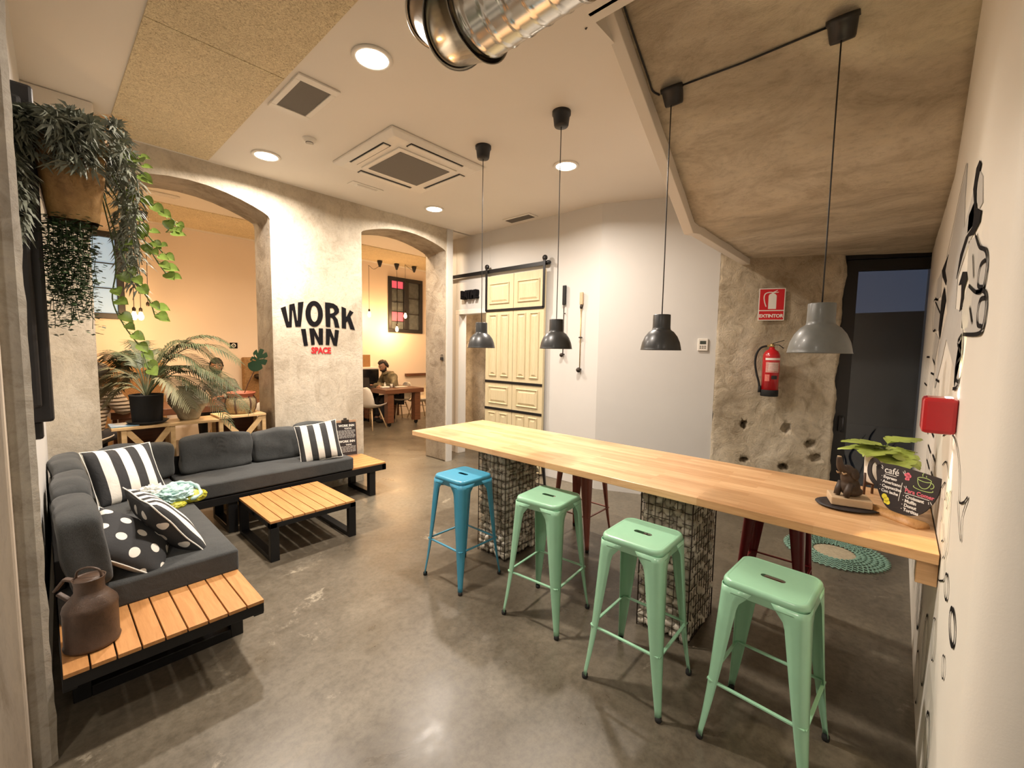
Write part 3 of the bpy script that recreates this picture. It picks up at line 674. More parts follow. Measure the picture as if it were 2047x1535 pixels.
# pendants over the table (X 2.5)
PX=2.497; PYS=[2.615,1.84,1.067,.292]
def pendant(x,y,ztop,tilt,mat,label,rim=1.615,sc=1.0):
    t=thing('pendant_lamp',label,'pendant lamp',(x,y,rim),0,'pendant lamps in a row above the high table')
    r=.115*sc
    prof=[(r*1.02,0),(r*1.0,.004*sc),(r*.985,.016*sc),(r*.93,.045*sc),(r*.80,.080*sc),(r*.62,.107*sc),(r*.50,.116*sc),(r*.455,.122*sc),(r*.44,.135*sc),(r*.435,.205*sc),(r*.42,.209*sc),(0.012,.210*sc)]
    b=B(); b.lathe(prof,48); o=b.build('lamp_shade',mat,t,norm=False); s=o.modifiers.new('s','SOLIDIFY'); s.thickness=.002; s.offset=-1
    b=B(); b.lathe([(r*.97,.006),(r*.90,.044*sc),(r*.77,.078*sc),(r*.60,.102*sc),(r*.3,.112*sc),(0,.113*sc)],36); b.build('shade_lining',M_shin,t,norm=False)
    b=B(); b.lathe([(0,.03),(.016,.035),(.028,.055),(.026,.075),(.014,.098),(.014,.112)],20); b.build('bulb',M_shin,t)
    h=ztop-rim
    b=B(); b.tube([(0,0,.205*sc),(.002,0,.5),(-.001,.001,h*.7),(0,0,h-.09)],.0032,6); b.build('cable',M_blackp,t)
    M=Matrix.Translation((0,0,h))@Matrix.Rotation(tilt,4,'Y')
    b=B(); b.lathe([(0,-.100),(.012,-.100),(.046,-.097),(.050,-.088),(.058,-.024),(.064,-.022),(.064,0),(0,0)],32,M=M); b.build('canopy',M_blackp,t,norm=False)
    return t
pendant(PX,PYS[0],ZC,0,M_shade,'charcoal dome pendant lamp farthest from the camera, in front of the bath door')
pendant(PX,PYS[1],ZC,0,M_shade,'charcoal dome pendant lamp second farthest, overlapping the black wall bar')
pendant(PX,PYS[2],3.115,-.45,M_shade,'charcoal dome pendant lamp hung from the edge of the stair soffit')
pendant(PX,PYS[3],3.12,-.45,M_shade2,'large looking grey dome pendant lamp nearest the mural wall',1.61,1.12)
def so(x): return 3.62-(x-1.75)*.684 if x<3.3 else 2.56
b=B(); pts=[(1.95,1.30,ZC-.005),(1.97,1.175,3.36),(2.02,1.172,so(2.02)-.012)]+[(x,1.17,so(x)-.012) for x in (2.15,2.3,2.42,2.47)]+[(2.50,1.14,so(2.5)-.014)]
b.tube([(p.x,p.y,p.z) for p in smooth(pts,4)],.005,6)
b.tube([(PX,1.02,so(PX)-.012),(PX+.005,.7,so(PX)-.018),(PX,.34,so(PX)-.012)],.005,6)
tag(b.build('lamp_cable',M_blackp),'black cable running along the stair soffit to the two nearer lamps','cable')

# spiral duct with gored elbow
def duct():
    cx,cy,cz=1.335,1.55,3.035; R=.17
    t=thing('ventilation_duct','shiny galvanised spiral duct with elbow hanging from the ceiling','duct',(cx,cy,cz))
    b=B(); prof=[]; n=48
    ys=[-k*.01 for k in range(0,240)]
    rings=[]
    for i,y in enumerate(ys):
        ring=[]
        for k in range(n):
            a=2*PI*k/n; ph=((-y)/.095+k/n)%1.0
            r=R+(.004 if ph<.09 else 0)
            ring.append((r*cos(a),y-.12,r*sin(a)))
        rings.append(ring)
    b.loft(rings); b.build('spiral_pipe',M_steel,t,norm=True)
    # elbow gores turning upward
    cur=Vector((0,-.12,0)); bend=.26; m=3
    for g in range(m):
        a0=PI/2*g/m; a1=PI/2*(g+1)/m
        def ring(a,rr):
            c=Vector((0,-.12+bend*sin(a),bend-bend*cos(a))); ny=Vector((0,-sin(a),cos(a)))
            return [tuple(c+Vector((1,0,0))*rr*cos(2*PI*k/n)+ny*rr*sin(2*PI*k/n)) for k in range(n)]
        b=B(); b.loft([ring(a0,R+.016),ring(a0,R+.016),ring(a0+.02,R+.002),ring(a1-.005,R+.002)]); b.build('elbow_gore',M_steeld if g%2 else M_steel,t)
        b=B(); 
        rg=ring(a0,R+.018); b.tube([rg[k%n] for k in range(n+1)],.003,5,False); b.build('seam',M_steeld,t)
    b=B(); c=[(R+.003)*1]; b.loft([[(R*cos(2*PI*k/n),-.12+bend+R*sin(2*PI*k/n)*1.0,bend) for k in range(n)],[(R*cos(2*PI*k/n),-.12+bend+R*sin(2*PI*k/n),.6) for k in range(n)]]); b.build('riser',M_steel,t)
    for y in (-.62,-1.5):
        b=B(); b.lathe([(R+.004,-.012),(R+.010,-.012),(R+.010,.012),(R+.004,.012),(R+.004,-.012)],n,M=Matrix.Translation((0,y,0))@Matrix.Rotation(PI/2,4,'X')); b.build('duct_collar',M_steel,t)
duct()

# ------------------------------------------------------------------ high table on gabions
t=thing('high_table','long beech high table top resting on two stone gabions','table',(2.5,1.43,0))
def loc(t,*p): return [Vector(q)-t.location for q in p]
b=B(); b.box(2.085-2.5,-.146-1.43,.87,2.909-2.5,3.013-1.43,.91); b.build('tabletop',M_table,t,bev=.003)
b=B(); b.box(2.11-2.5,-.148-1.43,.78,2.19-2.5,-.09-1.43,.869); b.build('wall_bracket',M_table,t,bev=.003); b=B(); b.box(2.82-2.5,-.148-1.43,.78,2.88-2.5,-.09-1.43,.869); b.build('wall_bracket',M_table,t,bev=.003)
stone_me=[]
for k in range(6):
    b=B(); b.blob((0,0,0),1,2,None,.35); me=bpy.data.meshes.new('stone'); b.bm.to_mesh(me); b.bm.free(); me.materials.append(M_stone[k%3])
    for p in me.polygons: p.use_smooth=True
    stone_me.append(me)
def gabion(cx,cy,label):
    GX,GY,H=.20,.145,.868
    t=thing('gabion_pillar',label,'gabion',(cx,cy,0),0,'stone filled wire gabions under the high table')
    b=B(); r=.0019
    n=10; 
    for k in range(n+1):
        x=-GX+2*GX*k/n
        for y in (-GY,GY): b.tube([(x,y,0.004),(x,y,H)],r,5)
    n=7
    for k in range(1,n):
        y=-GY+2*GY*k/n
        for x in (-GX,GX): b.tube([(x,y,.004),(x,y,H)],r,5)
    for k in range(15):
        z=.008+(H-.014)*k/14
        b.tube([(-GX,-GY,z),(GX,-GY,z),(GX,GY,z),(-GX,GY,z),(-GX,-GY,z)],r,5)
    for x in (-GX,GX):
        for y in (-GY,GY): b.tube([(x,y,.002),(x,y,H)],.0035,6)
    b.build('wire_cage',M_wire,t)
    rnd=random.Random(int(cx*100+cy*10)); sp_=[]
    # packed rounded stones on the four faces
    def face(w,f,vis):
        z=.03; row=0
        while z<H-.02:
            x=-w+.03+(row%2)*.022
            while x<w-.012:
                a=rnd.uniform(.026,.042); sp_.append((f(x+rnd.uniform(-.006,.006),z+rnd.uniform(-.007,.007)),(a,rnd.uniform(.022,.030),rnd.uniform(.021,.032)),vis)); x+=a*1.45
            z+=.046; row+=1
    face(GY,lambda u,z:(-GX+.026,u,z),2); face(GX,lambda u,z:(u,-GY+.026,z),2); face(GY,lambda u,z:(GX-.026,u,z),0); face(GX,lambda u,z:(u,GY-.026,z),0)
    vis=[s for s in sp_ if s[2]==2]; vis.sort(key=lambda s:-(s[0][2]>.0)*(s[1][0]*s[1][2])); first=vis[:100]; rest=vis[100:]+[s for s in sp_ if s[2]==0]
    def rot(): return Euler((rnd.uniform(-.5,.5),rnd.uniform(-.5,.5),rnd.uniform(0,PI)))
    for p,sc,_ in first:
        o=bpy.data.objects.new('stone',rnd.choice(stone_me)); C.objects.link(o); o.parent=t; o.location=p; o.scale=sc; o.rotation_euler=rot()
    b=B()
    for p,sc,_ in rest:
        b.mi=rnd.randint(0,2); n0=len(b.bm.verts); b.blob((0,0,0),sc,1,rot().to_matrix().to_4x4()); b.bm.verts.ensure_lookup_table()
        for v in b.bm.verts[n0:]: v.co+=Vector(p)
    b.mi=0
    b.box(-GX+.035,-GY+.035,.01,GX-.035,GY-.035,H-.02)
    tag(b.build('stones',M_stone,t),kind='stuff')
gabion(2.497,2.271,'far stone gabion under the high table behind the blue stool')
gabion(2.497,.909,'near stone gabion under the high table behind the middle mint stool')

# ------------------------------------------------------------------ metal bar stools
def rrect(h,r,n=6,z=0,hx=None):
    hx=hx or h; out=[]
    for cx,cy,a0 in ((hx-r,h-r,0),(-hx+r,h-r,PI/2),(-hx+r,-h+r,PI),(hx-r,-h+r,1.5*PI)):
        for k in range(n+1): a=a0+PI/2*k/n; out.append((cx+r*cos(a),cy+r*sin(a),z))
    return out
def stool(mat,label,loc,rz=0,zs=.735,group='metal bar stools around the high table'):
    t=thing('bar_stool',label,'bar stool',loc,rz,group)
    A=.150; FB=.200
    k=zs/.735
    slot=[(.045*(1 if abs(a)<PI/2 else -1)+.011*cos(a),.011*sin(a)) for a in [(-PI/2+PI*i/8) for i in range(9)]]
    sl=[(.030+.015*cos(-PI/2+PI*i/8),.015*sin(-PI/2+PI*i/8)) for i in range(9)]+[(-.030+.015*cos(PI/2+PI*i/8),.015*sin(PI/2+PI*i/8)) for i in range(9)]
    sl=[(y,x) for x,y in sl]
    me=shape2d([[p[:2] for p in rrect(A-.016,.034)],sl],.002)
    b=B(); b.add(me,Matrix.Translation((0,0,zs-.004)))
    b.loft([rrect(A-.0165,.034,z=zs-.0035),rrect(A-.012,.038,z=zs-.001),rrect(A-.004,.044,z=zs-.004),rrect(A,.046,z=zs-.012),rrect(A+.001,.046,z=zs-.028),rrect(A-.001,.045,z=zs-.030),rrect(A+.004,.047,z=zs-.052),rrect(A+.002,.046,z=zs-.054),rrect(A-.004,.044,z=zs-.03),rrect(A-.008,.04,z=zs-.012),rrect(A-.018,.034,z=zs-.006)])
    b.build('seat',mat,t)
    def half(z): 
        u=1-z/(zs-.03); return A+.001+(FB-A-.004)*(.80*u+.20*u**5) - .0
    for sx in (-1,1):
        for sy in (-1,1):
            rings=[]
            for i in range(25):
                z=(zs-.03)*(1-i/24)+.018*(i/24); u=i/24
                w=.079-.057*min(1,u*1.04)**1.05 if i>1 else .088; w=max(w,.020)
                if i<3: w+= (.03,.012,.004)[i]
                r=min(w*.72,.034*(1-.25*u)); h=half(z); ring=[]
                ring.append((h-w,h)); ring.append((h-r-(w-r)*.4,h))
                for q in range(7): a=PI/2-PI/2*q/6; ring.append((h-r+r*cos(a),h-r+r*sin(a)))
                ring.append((h,h-r-(w-r)*.4)); ring.append((h,h-w))
                rings.append([(sx*x,sy*y,z) for x,y in ring])
            b=B(); b.loft(rings,closed=False); o=b.build('leg',mat,t); m=o.modifiers.new('s','SOLIDIFY'); m.thickness=.0025; m.offset=0
            h=half(.012)-.010
            b=B(); b.lathe([(0,0),(.013,0),(.0145,.004),(.0145,.02),(0,.022)],14,(sx*h,sy*h,0)); b.build('rubber_foot',M_rubber,o)
    z=.272*k; h=half(z)-.006
    b=B()
    for (a,c) in (((-h,-h),(h,-h)),((h,-h),(h,h)),((h,h),(-h,h)),((-h,h),(-h,-h))):
        b.bar((a[0],a[1],z),(c[0],c[1],z),.014,.009)
    b.build('footrest',mat,t,bev=.002)
    z=zs-.075; h=half(z)-.022
    b=B(); b.bar((-h,-h,z),(h,h,z),.02,.004); b.bar((-h,h,z-.004),(h,-h,z-.004),.02,.004); b.build('cross_brace',M_blackp if mat is not M_blue else M_navy,t)
    return t
stool(M_blue,'blue metal bar stool beside the far gabion',(1.957,2.217,0),.01)
s2=stool(M_mint,'mint green metal bar stool next to the blue one',(2.028,1.519,0),.089)
dup(s2,(1.919,.867,0),.01,'middle mint green metal bar stool in front of the near gabion')
stool(M_mint,'mint green metal bar stool nearest the camera and the mural wall',(1.955,.325,0),-.06,.70)
stool(M_red1,'faded red metal bar stool behind the high table between the gabions',(3.05,1.94,0),0)
stool(M_red2,'dark red metal bar stool behind the high table near the mural wall',(3.02,.50,0),0)
stool(M_navy,'black metal bar stool behind the high table and the far gabion',(3.12,2.66,0),.1)

# ------------------------------------------------------------------ things on the high table
TZ=.911
o=tag(B().lathe([(0,0),(.105,0),(.125,.006),(.128,.010),(.10,.009),(0,.008)],28,sx=.8,sy=1.0).build('slate_tray',M_chalk),'thin dark oval tray on the table under the wood block','tray'); o.location=(2.46,.135,TZ); o.rotation_euler[2]=.5
b=B(); b.box(-.06,-.075,0,.06,.075,.036); o=b.build('wood_block',M_pine,bev=.004); o.location=(2.475,.135,TZ+.011); o.rotation_euler[2]=.25; tag(o,'pale cracked wood block on the dark tray under the elephant','wood block')
def elephant(loc,rz):
    t=thing('elephant_figure','dark brown carved elephant figurine sitting with raised trunk on the wood block','figurine',loc,rz)
    b=B(); M=Matrix.Rotation(-.25,4,'Y')
    b.blob((0,0,.045),(.042,.036,.047),3); b.blob((-.008,0,.085),(.034,.032,.038),3); b.blob((-.022,0,.118),(.030,.027,.028),3)
    b.blob((.012,0,.022),(.046,.040,.024),3)
    me=bpy.data.meshes.new('e'); b.bm.to_mesh(me); b.bm.free()
    o=bpy.data.objects.new('e',me); C.objects.link(o); r=o.modifiers.new('r','REMESH'); r.mode='VOXEL'; r.voxel_size=.004; q=o.modifiers.new('q','SMOOTH'); q.iterations=6
    me=ev_mesh(o); link('body',me,M_eleph,t,smooth=True)
    b=B(); b.tube([(p.x,p.y,p.z) for p in smooth([(-.035,0,.118),(-.058,0,.135),(-.068,0,.158),(-.072,0,.185)],5)],[.020-.0007*i for i in range(16)],12); b.build('trunk',M_eleph,t)
    b=B(); b.lathe([(0,.0),(.008,0),(.008,.004),(0,.004)],12,(-.0725,0,.185)); b.build('trunk_tip',M_pine,t)
    for s in (-1,1):
        b=B(); b.blob((-.008,s*.026,.108),(.024,.007,.028),2,Matrix.Rotation(s*.3,4,'X')); b.build('ear',M_eleph,t)
        b=B(); b.tube([(-.02,s*.022,.06),(-.038,s*.022,.03),(-.045,s*.022,.004)],[.016,.014,.013],10); b.build('leg',M_eleph,t)
        b=B(); b.tube([(-.04,s*.012,.112),(-.058,s*.014,.108),(-.066,s*.013,.116)],[.005,.004,.002],8); b.build('tusk',M_pine,t)
elephant((2.475,.135,TZ+.047),-.62)
# cup shaped cafe menu
def menu():
    o0=Vector((2.42,-.035,TZ)); ux=Vector((-.65,-.76,0)).normalized(); uz=Vector((.10*.76,-.10*.65,1)).normalized()
    t=thing('menu_board','black cup shaped café menu board with chalk writing on the table','menu board',o0)
    M=frameM((0,0,.022),ux,uz)
    H=.195; cup=[(-.105,H),(.120,H),(.134,H-.012),(.136,H-.05),(.125,.10),(.10,.05),(.065,.018),(.02,.006),(-.035,.006),(-.07,.03),(-.10,.075),(-.112,.12)]
    cup=[(p.x,p.y) for p in smooth([c for c in cup],3,True)]
    hd=[(-.10,.175),(-.125,.205),(-.150,.205),(-.163,.17),(-.158,.13),(-.135,.10),(-.105,.085),(-.105,.10),(-.125,.115),(-.142,.14),(-.146,.17),(-.138,.188),(-.128,.186),(-.112,.160)]
    me=shape2d([cup],.006); me.transform(M); link('board',me,M_chalk,t,bev=.001)
    me=shape2d([[(p.x,p.y) for p in smooth(hd,3,True)]],.006); me.transform(M); link('cup_handle',me,M_chalk,t)
    def tx(s,x,y,sz,mat,b=.0006,rot=0,name='writing'):
        me=text2d(s,sz,.0006,b,'LEFT'); me.transform(M@Matrix.Translation((x,y,.0034))@Matrix.Rotation(rot,4,'Z')); return link(name,me,mat,t)
    tx('café',-.085,.158,.040,M_wch,.0002)
    for k,s in enumerate(('· Expreso','· Americano','· Cappuccino','· Con leche')): tx(s,-.094,.134-.020*k,.0175,M_wch)
    tx('Para Comer',.012,.102,.0225,M_cp,.0005)
    for k,s in enumerate(('· Croissant','· Muffin','· Donut','· Tortitas')): tx(s,.008,.078-.0185*k,.0185,M_wch)
    def lines(segs,w,mat,name):
        b=B()
        for s in segs:
            P=[Vector((x,y)) for x,y in s]; L=[];R=[]
            for i,p in enumerate(P):
                d=P[min(i+1,len(P)-1)]-P[max(i-1,0)]; d.normalize(); n=Vector((-d.y,d.x))*w/2; L.append((p.x+n.x,p.y+n.y,.0036)); R.append((p.x-n.x,p.y-n.y,.0036))
            b.loft([L,R],closed=False,smooth=False)
        for v in b.bm.verts: v.co=M@v.co
        b.build(name,mat,t)
    lines([[(-.080,.152),(-.030,.152)],[(-.003,.135),(-.006,.055)],[(.012,.097),(.108,.097)],[(-.100,.186),(-.092,.176)],[(-.100,.176),(-.092,.170)],[(-.008,.182),(.002,.170)],[(-.002,.188),(.004,.174)],[(.006,.124),(.012,.116)],[(.014,.127),(.016,.118)],[(.112,.092),(.120,.082)],[(.106,.090),(.108,.080)]],.0022,M_wch,'chalk_lines')
    el=lambda x,y,a,c,a0=0,a1=2*PI: [(x+a*cos(a0+(a1-a0)*k/20),y+c*sin(a0+(a1-a0)*k/20)) for k in range(21)]
    lines([el(.078,.172,.026,.008),el(.078,.170,.025,.034,PI,2*PI),el(.104,.155,.011,.011,-PI/2,PI/2+.3),el(.078,.135,.037,.008,PI*.9,2.1*PI),[(.070,.184),(.068,.192),(.072,.198)],[(.084,.184),(.082,.190)]],.0026,M_cg,'chalk_cup')
    b=B(); 
    for x,y,r in ((.006,.172,.007),(.014,.176,.008),(.021,.170,.007),(.014,.166,.008),(.010,.156,.006),(.017,.157,.006)): b.lathe([(0,.0037),(r,.0037)],12,(x,y,0))
    for v in b.bm.verts: v.co=M@v.co
    b.build('chalk_hat',M_cp,t)
    b=B()
    for x,y,r in ((-.066,.055,.012),(-.056,.045,.012),(-.048,.034,.010),(-.058,.034,.008)): b.lathe([(0,.0037),(r,.0037)],12,(x,y,0))
    for v in b.bm.verts: v.co=M@v.co
    b.build('chalk_lemon',M_cy,t)
    # half log stand
    MM=frameM((0,0,0),ux,Vector((0,0,1))); ring=lambda x:[(x,.033*sin(a),.030*cos(a)) for a in [(-PI/2+PI*k/12) for k in range(13)]]
    b=B(); b.loft([[MM@Vector((x,p[2]-.003,-p[1]+.0)) for p in ring(x)] for x in (-.10,-.05,0,.05,.10)],cap=True,closed=True); b.build('log_stand',M_wood2,t)
    return t
menu()
# potted plant on a black stand
def leafmesh(b,base,tip,up,w,shape='mon',droop=.15,cuts=3,n=14):
    base=Vector(base);tip=Vector(tip);d=tip-base;L=d.length;d.normalize();s=d.cross(Vector(up)).normalized();u=s.cross(d)
    rows=[]
    for i in range(n+1):
        t=i/n
        if shape=='mon': ww=w*(sin(PI*min(1,(t*.92+.06))**.75))*(1.0 if True else 0)
        elif shape=='heart': ww=w*(1-(2*t-.55)**2*.75 if t<.9 else (1-t)*3.2); ww=max(ww,0)
        else: ww=w*sin(PI*(t*.96+.02))**.8
        zc=-droop*L*t*t
        row=[]
        for k,q in enumerate((-1,-.66,-.33,0,.33,.66,1)):
            e=ww*q
            if shape=='mon' and cuts and abs(q)==1 and i%5==3 and 1<i<n-1: e*=.74
            row.append(base+d*(L*t+(.10*L*abs(q)*(.3 if shape=='mon' else .0)))+s*e+u*(zc+abs(q)*w*.22-(q*q)*w*.30*t))
        rows.append(row)
    b.loft(rows,closed=False)
t=thing('potted_plant','small plant with wide yellow green leaves in a white pot on the high table','potted plant',(2.72,.03,TZ))
b=B(); b.lathe([(0,.075),(.06,.075),(.068,.082),(.072,.205),(.066,.207),(.063,.19),(0,.185)],36); b.build('pot',M_acw,t)
b=B(); b.lathe([(0,.18),(.063,.184)],24); b.build('soil',M_soil,t)
for k in range(4):
    a=k*PI/2+.5; b=B(); b.tube([(.07*cos(a),.07*sin(a),0),(.07*cos(a),.07*sin(a),.12)],.0055,8); b.build('stand_leg',M_brown,t)
b=B(); b.bar((-.07*cos(.5),-.07*sin(.5),.067),(.07*cos(.5),.07*sin(.5),.067),.008); b.bar((.07*sin(.5),-.07*cos(.5),.067),(-.07*sin(.5),.07*cos(.5),.067),.008); b.build('stand_cross',M_brown,t)
VR=Vector((sin(YAW),-cos(YAW),0)); VF=Vector((cos(YAW),sin(YAW),0))   # along the counter towards the wall / away
vr=Vector((0,-1,0))*.9; 
for (a,c,w) in (((-.01,.0,.25),(-.10,.15,.30),.07),((.0,.0,.24),(-.20,.06,.265),.075),((-.02,-.02,.23),(-.22,-.06,.215),.07),((.0,-.01,.27),(.06,-.12,.32),.075),((-.03,-.02,.25),(-.12,-.13,.215),.065),((.0,-.02,.24),(.10,-.11,.25),.06),((-.02,.02,.24),(-.06,.17,.25),.06)):
    b=B(); b.tube([(0,0,.185),(a[0]*.6,a[1]*.6,.22),a],.003,6); lf=b.build('stem',M_stem,t)
    b=B(); leafmesh(b,a,c,(0,0,1),w*1.12,'mon',.15,n=20); o=b.build('leaf',M_mon,lf); 
# round crochet rug
t=thing('round_rug','round teal crochet rug with sandy centre on the concrete floor behind the table','rug',(4.28,.30,0))
b=B(); b.lathe([(0,.006),(.10,.008),(.14,.005)],40); b.build('rug_centre',M_doily2,t)
b=B()
for ring_i,(r,n,a) in enumerate(((.16,30,.012),(.19,36,.013),(.225,40,.014),(.26,44,.015),(.295,50,.016),(.33,56,.018))):
    pts=[( (r+.014*sin(k*PI))*cos(2*PI*k/(2*n)), (r+.016*(1 if k%2 else -1))*0+ (r+.016*(1 if k%2 else -1))*sin(2*PI*k/(2*n)), .009) for k in range(2*n+1)]
    pts=[((r+.016*(1 if k%2 else -1))*cos(2*PI*k/(2*n)),(r+.016*(1 if k%2 else -1))*sin(2*PI*k/(2*n)),.009+.003*(k%2)) for k in range(2*n+1)]
    b.tube(pts,.0062,5,False)
b.build('crochet_rings',M_doily,t)
# red wall lamp throwing light up and down
lx=2.05; lz=1.405
t=thing('wall_lamp','red square up and down wall lamp on the mural wall','wall lamp',(lx,YM,lz))
b=B(); b.box(-.06,.0,-.06,.06,.085,.06); o=b.build('lamp_housing',M_redp,t,bev=.012)
for s,nmz in ((1,'upper_lens'),(-1,'lower_lens')):
    b=B(); b.box(-.030,.012,s*.0595-.001,.030,.030,s*.0595+.0015); b.build(nmz,M_lamp,t)
    d=bpy.data.lights.new('wall_lamp_light','SPOT'); d.energy=9; d.color=(1,.80,.42); d.spot_size=.95; d.spot_blend=.25; d.shadow_soft_size=.01; o=bpy.data.objects.new('wall_lamp_light',d); C.objects.link(o); o.location=(lx,YM+.035,lz+s*.068); o.rotation_euler=(PI if s>0 else 0,0,0)

# ------------------------------------------------------------------ sofa modules, cushions, low table
def cushion(w,d,h,mat,parent=None,name='cushion',loc=None,rot=None,crease=.012,pw=5,seed=0,puff=.15):
    """soft box: w (x) by d (y) by h (z) standing on z=0"""
    b=B(); nx,ny,nz_=18,14,6; bm=b.bm
    bmesh.ops.create_cube(bm,size=2)
    bmesh.ops.subdivide_edges(bm,edges=bm.edges,cuts=11,use_grid_fill=True)
    for v in bm.verts:
        x,y,z=v.co; 
        def sq(a,o1,o2): return a*(1-.035*abs(o1)**pw-.035*abs(o2)**pw)
        X=sq(x,y,z);Y=sq(y,x,z);Z=z*(1-.10*(abs(x)**pw)-.10*(abs(y)**pw)+puff*(1-x*x)*(1-y*y)*(.5 if z>0 else .1))
        p=Vector((X*w/2,Y*d/2,Z*h/2+h/2))
        n=noise.noise(p*7+Vector((seed,0,0)))*crease+noise.noise(Vector((p.x*4,p.y*18,p.z*9+seed)))*crease*.6
        v.co=p+Vector((X,Y,Z)).normalized()*n
    for f in bm.faces: f.smooth=True
    return b.build(name,mat,parent,sub=1,loc=loc,rot=rot)
def seat(w,d,h,mat,parent,loc,r=.03):
    b=B(); b.box(-w/2,-d/2,0,w/2,d/2,h); bm=b.bm
    bmesh.ops.subdivide_edges(bm,edges=bm.edges,cuts=7,use_grid_fill=True)
    for v in bm.verts:
        x,y,z=v.co.x/(w/2),v.co.y/(d/2),v.co.z/h
        if z>.99: v.co.z+=.012*(1-x**4)*(1-y**4)+.003*noise.noise(v.co*6)
    return b.build('seat_cushion',mat,parent,bev=r,loc=loc,smooth=True)
t=thing('sofa_module','left charcoal sofa module along the wall with slatted shelf end','sofa',(.36,2.27,0),0,'corner sofa modules')
# frame: platform with slatted near end, side rails, loop legs, back panel
def lm(x0,y0,z0,x1,y1,z1,b): b.box(x0-.36,y0-2.27,z0,x1-.36,y1-2.27,z1)
b=B(); lm(0.0,2.285,.27,.70,2.33,.325,b); lm(.655,2.29,.26,.70,4.66,.325,b); lm(0.0,2.29,.26,.04,4.66,.325,b); lm(0,4.6,.26,.70,4.66,.325,b)
for y in (2.75,3.3,3.9): lm(.04,y,.27,.66,y+.05,.32,b)
b.build('frame',M_black,t,bev=.003)
for y in (2.62,4.35):
    b=B(); lm(.635,y,0,.695,y+.07,.262,b); lm(.03,y,0,.09,y+.07,.262,b); lm(.09,y,0,.635,y+.07,.05,b); b.build('leg',M_black,t,bev=.003)
for k in range(9):
    x0=.004+k*.0775; b=B(); b.box(x0-.36,.0,.326,x0+.0715-.36,.455,.343); b.build('slat',M_slat,t,bev=.0015)
b=B(); lm(-.0,2.80,.30,.035,4.64,.60,b); b.build('back_panel',M_black,t,bev=.004)
seat(.70,2.0,.125,M_cush,t,(.355-.36+.0,3.69-2.27,.335),.035)
for (y,z,s) in ((2.93,.455,1),(3.50,.455,2),(4.13,.455,3)):
    cushion(.15,.54,.37,M_cush,t,'back_cushion',(.125-.36,y-2.27,z),(0,-.12,0),.022,5,s*3.1)
cushion(.50,.17,.31,M_cush,t,'back_cushion',(.49-.36,4.585-2.27,.462),(-.10,0,0),.020,5,9.3)
t=thing('sofa_module','charcoal sofa module below the WORK INN wall with slatted shelf at its right end','sofa',(1.6,4.13,0),0,'corner sofa modules')
def lm2(x0,y0,z0,x1,y1,z1,b): b.box(x0-1.6,y0-4.13,z0,x1-1.6,y1-4.13,z1)
b=B(); lm2(.72,4.135,.265,2.52,4.18,.33,b); lm2(.72,4.62,.265,2.52,4.67,.33,b); lm2(2.47,4.135,.265,2.52,4.67,.33,b); lm2(.72,4.135,.265,.77,4.67,.33,b)
for x in (1.2,1.7,2.12): lm2(x,4.18,.27,x+.05,4.62,.32,b)
b.build('frame',M_black,t,bev=.003)
for x in (1.02,2.33):
    b=B(); lm2(x,4.15,0,x+.07,4.21,.266,b); lm2(x,4.58,0,x+.07,4.64,.266,b); lm2(x,4.21,0,x+.07,4.58,.05,b); b.build('leg',M_black,t,bev=.003)
for k in range(6):
    y0=4.138+k*.089; b=B(); lm2(2.13,y0,.331,2.515,y0+.083,.348,b); b.build('slat',M_slatX,t,bev=.0015)
b=B(); lm2(.72,4.655,.3,2.10,4.69,.62,b); b.build('back_panel',M_black,t,bev=.004)
seat(1.42,.53,.125,M_cush,t,(1.435-1.6,4.40-4.13,.338),.035)
for (x,w,s,h) in ((1.06,.56,2,.33),(1.56,.42,3,.31),(1.92,.32,5,.34)):
    cushion(w,.17,h,M_cush,t,'back_cushion',(x-1.6,4.60-4.13,.462),(-.10,0,.0),.020,5,s*2.3+7)

def pillow(w,h,th,front,back,loc,rot,label,n=20,group='black and white scatter cushions on the sofa',lean=0):
    b=B(); 
    def pt(u,v,s):
        e=(1-abs(u)**2.6)*(1-abs(v)**2.6); pin=1-.07*(1-abs(v)**2)*0
        x=u*w/2*(1-.06*(1-v*v)); y=v*h/2*(1-.06*(1-u*u))
        z=s*th/2*max(e,0)**.55
        return Vector((x,y,z+.006*noise.noise(Vector((x*9,y*9,s+w))))) 
    bm=b.bm; gr={}
    for s in (1,-1):
        for i in range(n+1):
            for j in range(n+1):
                if s==-1 and (i in (0,n) or j in (0,n)): gr[s,i,j]=gr[1,i,j]; continue
                gr[s,i,j]=bm.verts.new(pt(2*i/n-1,2*j/n-1,s))
        for i in range(n):
            for j in range(n):
                q=[gr[s,i,j],gr[s,i+1,j],gr[s,i+1,j+1],gr[s,i,j+1]]
                f=bm.faces.new(q if s==1 else q[::-1]); f.smooth=True; f.material_index=0 if s==1 else 1
    o=b.build('scatter_cushion',[front,back],None,norm=False)
    b=B(); k=n*2; pts=[pt(-1+2*i/n,-1,1) for i in range(n)]+[pt(1,-1+2*i/n,1) for i in range(n)]+[pt(1-2*i/n,1,1) for i in range(n)]+[pt(-1,1-2*i/n,1) for i in range(n)]
    b.tube([tuple(p) for p in pts+[pts[0]]],.0035,6,False); b.build('piping',M_whitep,o)
    o.location=loc; o.rotation_euler=rot
    return tag(o,label,'cushion',group)
STR=m_stripe('black_white_stripe',8.6,off=.25); STR2=m_stripe('black_white_stripe_fine',12,off=.3); DOT=m_dots('white_dots',.125,.024)
def lookrot(normal,up,roll=0):
    z=Vector(normal).normalized(); y=(Vector(up)-z*Vector(up).dot(z)).normalized(); x=y.cross(z)
    return (Matrix((x,y,z)).transposed()@Matrix.Rotation(roll,3,'Z')).to_euler()
